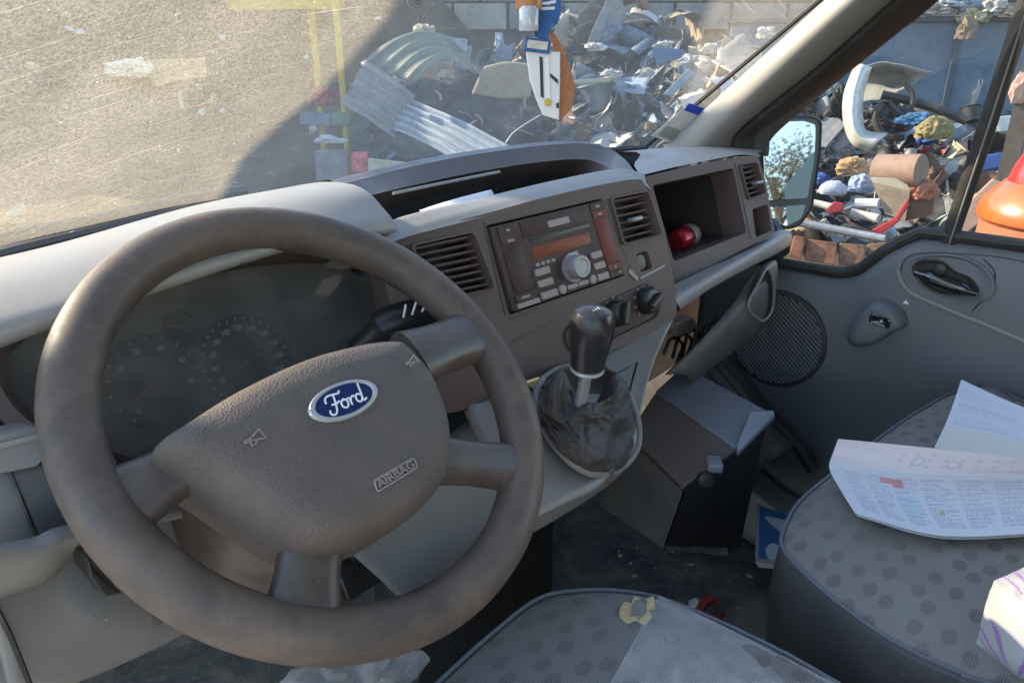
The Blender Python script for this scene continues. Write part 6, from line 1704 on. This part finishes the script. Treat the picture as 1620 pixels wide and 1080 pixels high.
# orange drum
dc = P(1668, 345, d=3.3)
drum = thing('orange_drum', 'big glossy orange plastic drum with red collar at the right edge of the scene', 'drum', (dc.x, dc.y, 0))
def zpx(y): return P(1640, y, d=3.3).z
k_ = (dc - EYE).dot(_F) / FPX
M['orange'] = simple('orange_gloss', (0.42, 0.085, 0.010), 0.35, 0, 0.1, 5, coat=0.3)
mb = MB(); mb.lathe([(108 * k_, -zpx(352)), (112 * k_, -zpx(352) * 0.5), (101 * k_, 0), (92 * k_, 0.003)], (dc.x, dc.y, zpx(352)), (0, 0, 1), 40); mb.build('drum_body', simple('salmon_plastic', (0.36, 0.11, 0.055), 0.45, 0, 0.1, 4), drum)
z0 = zpx(350)
def zz(y): return zpx(y) - z0
mb = MB(); mb.lathe([(100 * k_, 0), (108 * k_, 0.012), (108 * k_, zz(330)), (102 * k_, zz(315)), (88 * k_, zz(298)), (78 * k_, zz(286)), (72 * k_, zz(284))], (dc.x, dc.y, z0), (0, 0, 1), 40); mb.build('drum_lid', M['orange'], drum)
mb = MB(); mb.lathe([(76 * k_, zz(287)), (70 * k_, zz(262)), (60 * k_, zz(236)), (48 * k_, zz(214)), (40 * k_, zz(200)), (30 * k_, zz(196))], (dc.x, dc.y, z0), (0, 0, 1), 32); mb.build('collar', simple('red_gloss', (0.38, 0.022, 0.014), 0.25, 0, 0.1, 5, coat=0.5), drum)
# post and rag behind it
pq = P(1612, 200, d=6.0)
mb = MB(); mb.box((pq.x, pq.y, 0.9), (0.10, 0.10, 1.8)); tag(mb.build('timber_post', simple('dark_timber', (0.06, 0.05, 0.045), 0.9, 0, 0.3), None), 'dark timber post standing behind the orange drum', 'post')
blob_thing((1612, 150), 14, 26, 5.95, 'pink_rag', 'dusty pink rag hung on the dark timber post', 'rag', simple('pink_rag', (0.42, 0.24, 0.19), 0.9, 0, 0.3), 0.6, 51)
# clutter on top of the container
for i, (x, y, rx, ry, cn) in enumerate(((1450, 22, 22, 12, 'pale blue'), (1490, 14, 24, 16, 'white'), (1540, 28, 24, 14, 'cream'), (1530, 6, 24, 10, 'pale blue'), (1575, 12, 18, 14, 'white'), (1420, 30, 18, 8, 'grey'), (1600, 22, 14, 10, 'tan'), (1465, 4, 14, 8, 'white'))):
    blob_thing((x, y), rx, ry, 10.6, 'piled_scrap', cn + ' crumpled plastic piled on the container top', 'scrap', pal[cn], 0.8, 60 + i)['group'] = 'scrap piled on the container: ' + cn
blob_thing((1530, 52), 14, 20, 10.3, 'hanging_rag', 'brown rag hanging over the container edge', 'rag', simple('brown_rag', (0.16, 0.12, 0.08), 0.9), 0.7, 77)

# ------------------------------------------------------------------ behind the van: trees and a teal skip that the mirror shows
def tree(x, y, h, seed, label):
    t = thing('tree', label, 'tree', (x, y, 0), 'trees behind the van')
    r = random.Random(seed)
    mb = MB(); mb.tube([V((x, y, 0)), V((x + 0.05, y, h * 0.3)), V((x - 0.05, y + 0.1, h * 0.6))], [0.16, 0.12, 0.05], 8)
    tips = []
    for k in range(7):
        a = r.uniform(0, 6.28); z0 = h * r.uniform(0.28, 0.55); e = V((x + math.cos(a) * h * 0.15, y + math.sin(a) * h * 0.15, z0 + h * r.uniform(0.12, 0.30)))
        mb.tube([V((x, y, z0)), V((x, y, z0)).lerp(e, 0.5) + V((0, 0, 0.1)), e], [0.06, 0.04, 0.015], 6); tips.append(e)
    mb.build('trunk', simple('bark_%d' % seed, (0.12, 0.09, 0.065), 0.95), t)
    mb = MB()
    for k in range(3800):
        c = r.choice(tips) + V((r.gauss(0, 1), r.gauss(0, 1), r.gauss(0, 0.8))) * h * 0.075
        a = V((r.uniform(-1, 1), r.uniform(-1, 1), r.uniform(-1, 1))).normalized() * 0.045; b_ = a.cross(V((r.uniform(-1, 1), r.uniform(-1, 1), 1))).normalized() * 0.03
        mb.face([c - a, c + b_, c + a, c - b_])
    mb.build('crown', simple('foliage_%d' % seed, (0.13, 0.115, 0.05), 0.8, 0, 0.4, 3), t, smooth=0)
MQ = P(1245, 255, X=1.68)
_mp = V((_mq.y, -_mq.x, 0)).normalized()          # sideways as seen in the mirror
def beh(dist, side): return MQ + V((_mq.x, _mq.y, 0)).normalized() * dist + _mp * side
for i, (dd, ss, h) in enumerate(((20, 0.35, 5.9), (30, -1.3, 7.4), (26, 2.3, 6.2))):
    q = beh(dd, ss); tree(q.x, q.y, h, 100 + i, ('dry olive tree straight behind the van', 'tallest dry tree behind the van', 'low dry tree behind the van, nearest the fence side')[i])
sk = beh(9.0, -1.25); sk.z = 0
skip = thing('box_lorry', 'dark teal lorry box standing behind the van', 'lorry', sk)
mb = MB(); mb.box(sk + V((0, -2.0, 1.60)), (1.9, 4.0, 2.0)); mb.build('cargo_box', simple('teal_paint', (0.03, 0.09, 0.115), 0.5, 0.1, 0.25), skip, bevel=0.03)
mb = MB(); mb.box(sk + V((0, -2.0, 0.52)), (1.7, 3.8, 0.16)); mb.build('chassis', pal['dark'], skip)
for x_, y_ in ((-0.8, -0.8), (0.8, -0.8), (-0.8, -3.2), (0.8, -3.2)):
    mb = MB(); mb.lathe([(0.40, 0), (0.44, 0.04), (0.44, 0.20), (0.40, 0.24), (0.1, 0.22)], sk + V((x_ - 0.12, y_, 0.44)), (1, 0, 0), 20); mb.build('wheel', M['rubber'], skip)
rq_ = beh(5.2, -0.26); rq_.z = 0
lamp = thing('red_sign', 'red board on a dark post standing behind the van', 'sign', rq_)
mb = MB(); mb.box(rq_ + V((0, 0, 1.3)), (0.06, 0.06, 2.6)); mb.build('sign_post', pal['dark'], lamp)
mb = MB(); mb.box(rq_ + V((0, 0.06, 2.75)), (0.30, 0.05, 0.42)); mb.build('sign_board', simple('sign_red', (0.34, 0.02, 0.03), 0.4), lamp, bevel=0.02)

# ------------------------------------------------------------------ unseen sun blockers added to shade the windscreen and the heap
def on_glass(x, y):
    r = ray(x, y)
    lo, hi = 0.2, 3.0
    t = lo
    while t < hi:
        q = EYE + r * t
        s_ = glass_base(q.x) - q.y
        if (q.z - 1.425) < s_ * 0.81: t += 0.004; 
        if q.y > glass_base(q.x) - (q.z - 1.425) / 0.81: return q
        t += 0.004
    return EYE + r * 1.2
shpx = [(342, 345), (345, 312), (372, 258), (428, 206), (496, 154), (552, 90), (600, 40), (622, 4), (602, -22), (300, -30), (-250, -60), (-250, -480), (1150, -480), (1190, -150), (1130, -60), (1085, 60), (1060, 180), (1062, 262), (900, 262), (700, 300), (520, 330)]  # wanted shade outline on the glass, gives the added sheet its shape
cpz = 3.6
sh_pts = []
for x, y in shpx:
    q = on_glass(x, y); sh_pts.append(q + SUN_DIR * ((cpz - q.z) / SUN_DIR.z))
blocker = thing('sun_blocker', 'unseen sun blocker on posts, added ahead of the van', 'blocker', (sum(p.x for p in sh_pts) / len(sh_pts), sum(p.y for p in sh_pts) / len(sh_pts), 0))
mb = MB(); mb.prism(sh_pts, (0, 0, 0.02)); mb.build('blocker_sheet', simple('blocker_colour', (0.10, 0.13, 0.16), 0.7), blocker, smooth=0)
for k in (10, 11):
    p = sh_pts[k]; mb = MB(); mb.tube([V((p.x, p.y, 0)), V((p.x, p.y, 2)), V((p.x, p.y, cpz))], 0.035, 8); mb.build('blocker_post', pal['grey'], blocker)
tower = thing('added_shade_tower', 'unseen grey tower added ahead of the van to shade the heap', 'shade_tower', (1.9, 16.2, 0))  # added out of view, only its shadow on the heap is wanted
M['shade_tower'] = simple('shade_tower_grey', (0.22, 0.22, 0.22), 0.6, 0.1, 0.2, 1.5)
for (x, y, sx, sy) in ((2.3, 15.0, 2.7, 0.1), (2.3, 17.4, 2.7, 0.1), (1.0, 16.2, 0.1, 2.3), (3.6, 16.2, 0.1, 2.3)):
    mb = MB(); mb.box((x, y, 2.95), (sx, sy, 5.9)); mb.build('wall', M['shade_tower'], tower, smooth=0)
mb = MB(); mb.prism([V((0.85, 14.7, 5.9)), V((3.75, 14.7, 5.9)), V((3.75, 16.2, 6.4)), V((0.85, 16.2, 6.4))], (0, 0, 0.08)); mb.prism([V((0.85, 16.25, 6.4)), V((3.75, 16.25, 6.4)), V((3.75, 17.7, 5.9)), V((0.85, 17.7, 5.9))], (0, 0, 0.08)); mb.build('roof', M['shade_tower'], tower, smooth=0)

# ------------------------------------------------------------------ a label of its own for every loose piece
bpy.context.view_layer.update()
def pix(q):
    d = q - EYE; z = d.dot(_F); return 810 + FPX * d.dot(_R) / z, 540 - FPX * d.dot(_U) / z
def where(x, y):
    if x < 545:
        c = 'left of the torn cardboard' if x < 225 else 'near the torn cardboard' if x < 335 else 'left of the yellow frame' if x < 470 else 'by the yellow frame'
        r = 'far off' if y < 80 else 'midway' if y < 200 else 'nearer'
        return r + ' ' + c
    if x < 1150:
        r = 'near the block wall' if y < 70 else 'halfway up the heap' if y < 135 else 'low on the heap'
        c = 'by the corrugated sheets' if x < 740 else 'left of the air freshener' if x < 825 else 'behind the air freshener' if x < 915 else 'right of the air freshener' if x < 1000 else 'left of the permit sticker' if x < 1075 else 'beyond the sunlit pillar'
        return r + ' ' + c
    r = 'under the container' if y < 150 else 'level with the white bumper' if y < 235 else 'level with the pinkish drum' if y < 310 else 'near the clay tiles'
    c = 'by the pillar' if x < 1240 else 'beside the wing mirror' if x < 1340 else 'before the divider bar' if x < 1470 else 'behind the divider bar' if x < 1550 else 'by the orange drum'
    return r + ' ' + c
words = {'scrap_sheet': 'metal sheet', 'scrap_pipe': 'bent pipe', 'scrap_plank': 'plank', 'scrap_lump': 'crushed lump', 'scrap_tub': 'plastic tub', 'scrap_trim': 'curved trim', 'scrap_box': 'open box', 'scrap_wire': 'wire tangle'}
ordn = ['leftmost', 'second', 'third', 'fourth', 'fifth', 'sixth', 'seventh', 'eighth', 'ninth', 'tenth', 'eleventh', 'twelfth', 'thirteenth', 'fourteenth', 'fifteenth', 'sixteenth', 'seventeenth', 'eighteenth', 'nineteenth', 'twentieth']
def own_labels(items):
    by = {}
    for o, base, x in items: by.setdefault(base, []).append((x, o))
    for base, L_ in by.items():
        L_.sort(key=lambda t: t[0])
        for i, (x, o) in enumerate(L_):
            if len(L_) == 1: o['label'] = base
            elif i == len(L_) - 1: o['label'] = 'rightmost ' + base
            else: o['label'] = (ordn[i] if i == 0 else ordn[min(i, 19)] + ' from left') + ' ' + base
items = []
for o, kind, colour, size in REG:
    x, y = pix(o.matrix_world.translation)
    big = 'big' if size > 0.42 else 'small' if size < 0.2 else 'mid-size'
    items.append((o, big + ' ' + colour + ' ' + words[kind] + ' ' + where(x, y), x))
own_labels(items)
items = []
for o in list(COL.objects):
    if o.get('group') == 'crumbs scattered on the floor mat':
        x, y = pix(o.matrix_world.translation)
        items.append((o, ('dusty grey', 'white', 'yellowish')[(0 if o.data.materials[0] == M['lightgrey'] else 1 if o.data.materials[0] == M['paper'] else 2)] + ' crumb on mat ' + ('near the steel box' if y < 868 else 'before the driver seat') + (' at left' if x < 1060 else ' in middle' if x < 1140 else ' by the blue carton'), x))
own_labels(items)
items = []
for o in list(COL.objects):
    if o.get('group') in ('bright white scraps on the heap',) or str(o.get('group', '')).startswith('scrap piled') or o.get('group') == 'broken clay tiles by the door':
        x, y = pix(o.matrix_world.translation)
        items.append((o, o['label'] if x > 1150 else o['label'].replace(' catching the sun on the heap', '') + ' ' + where(x, y), x))
own_labels(items)
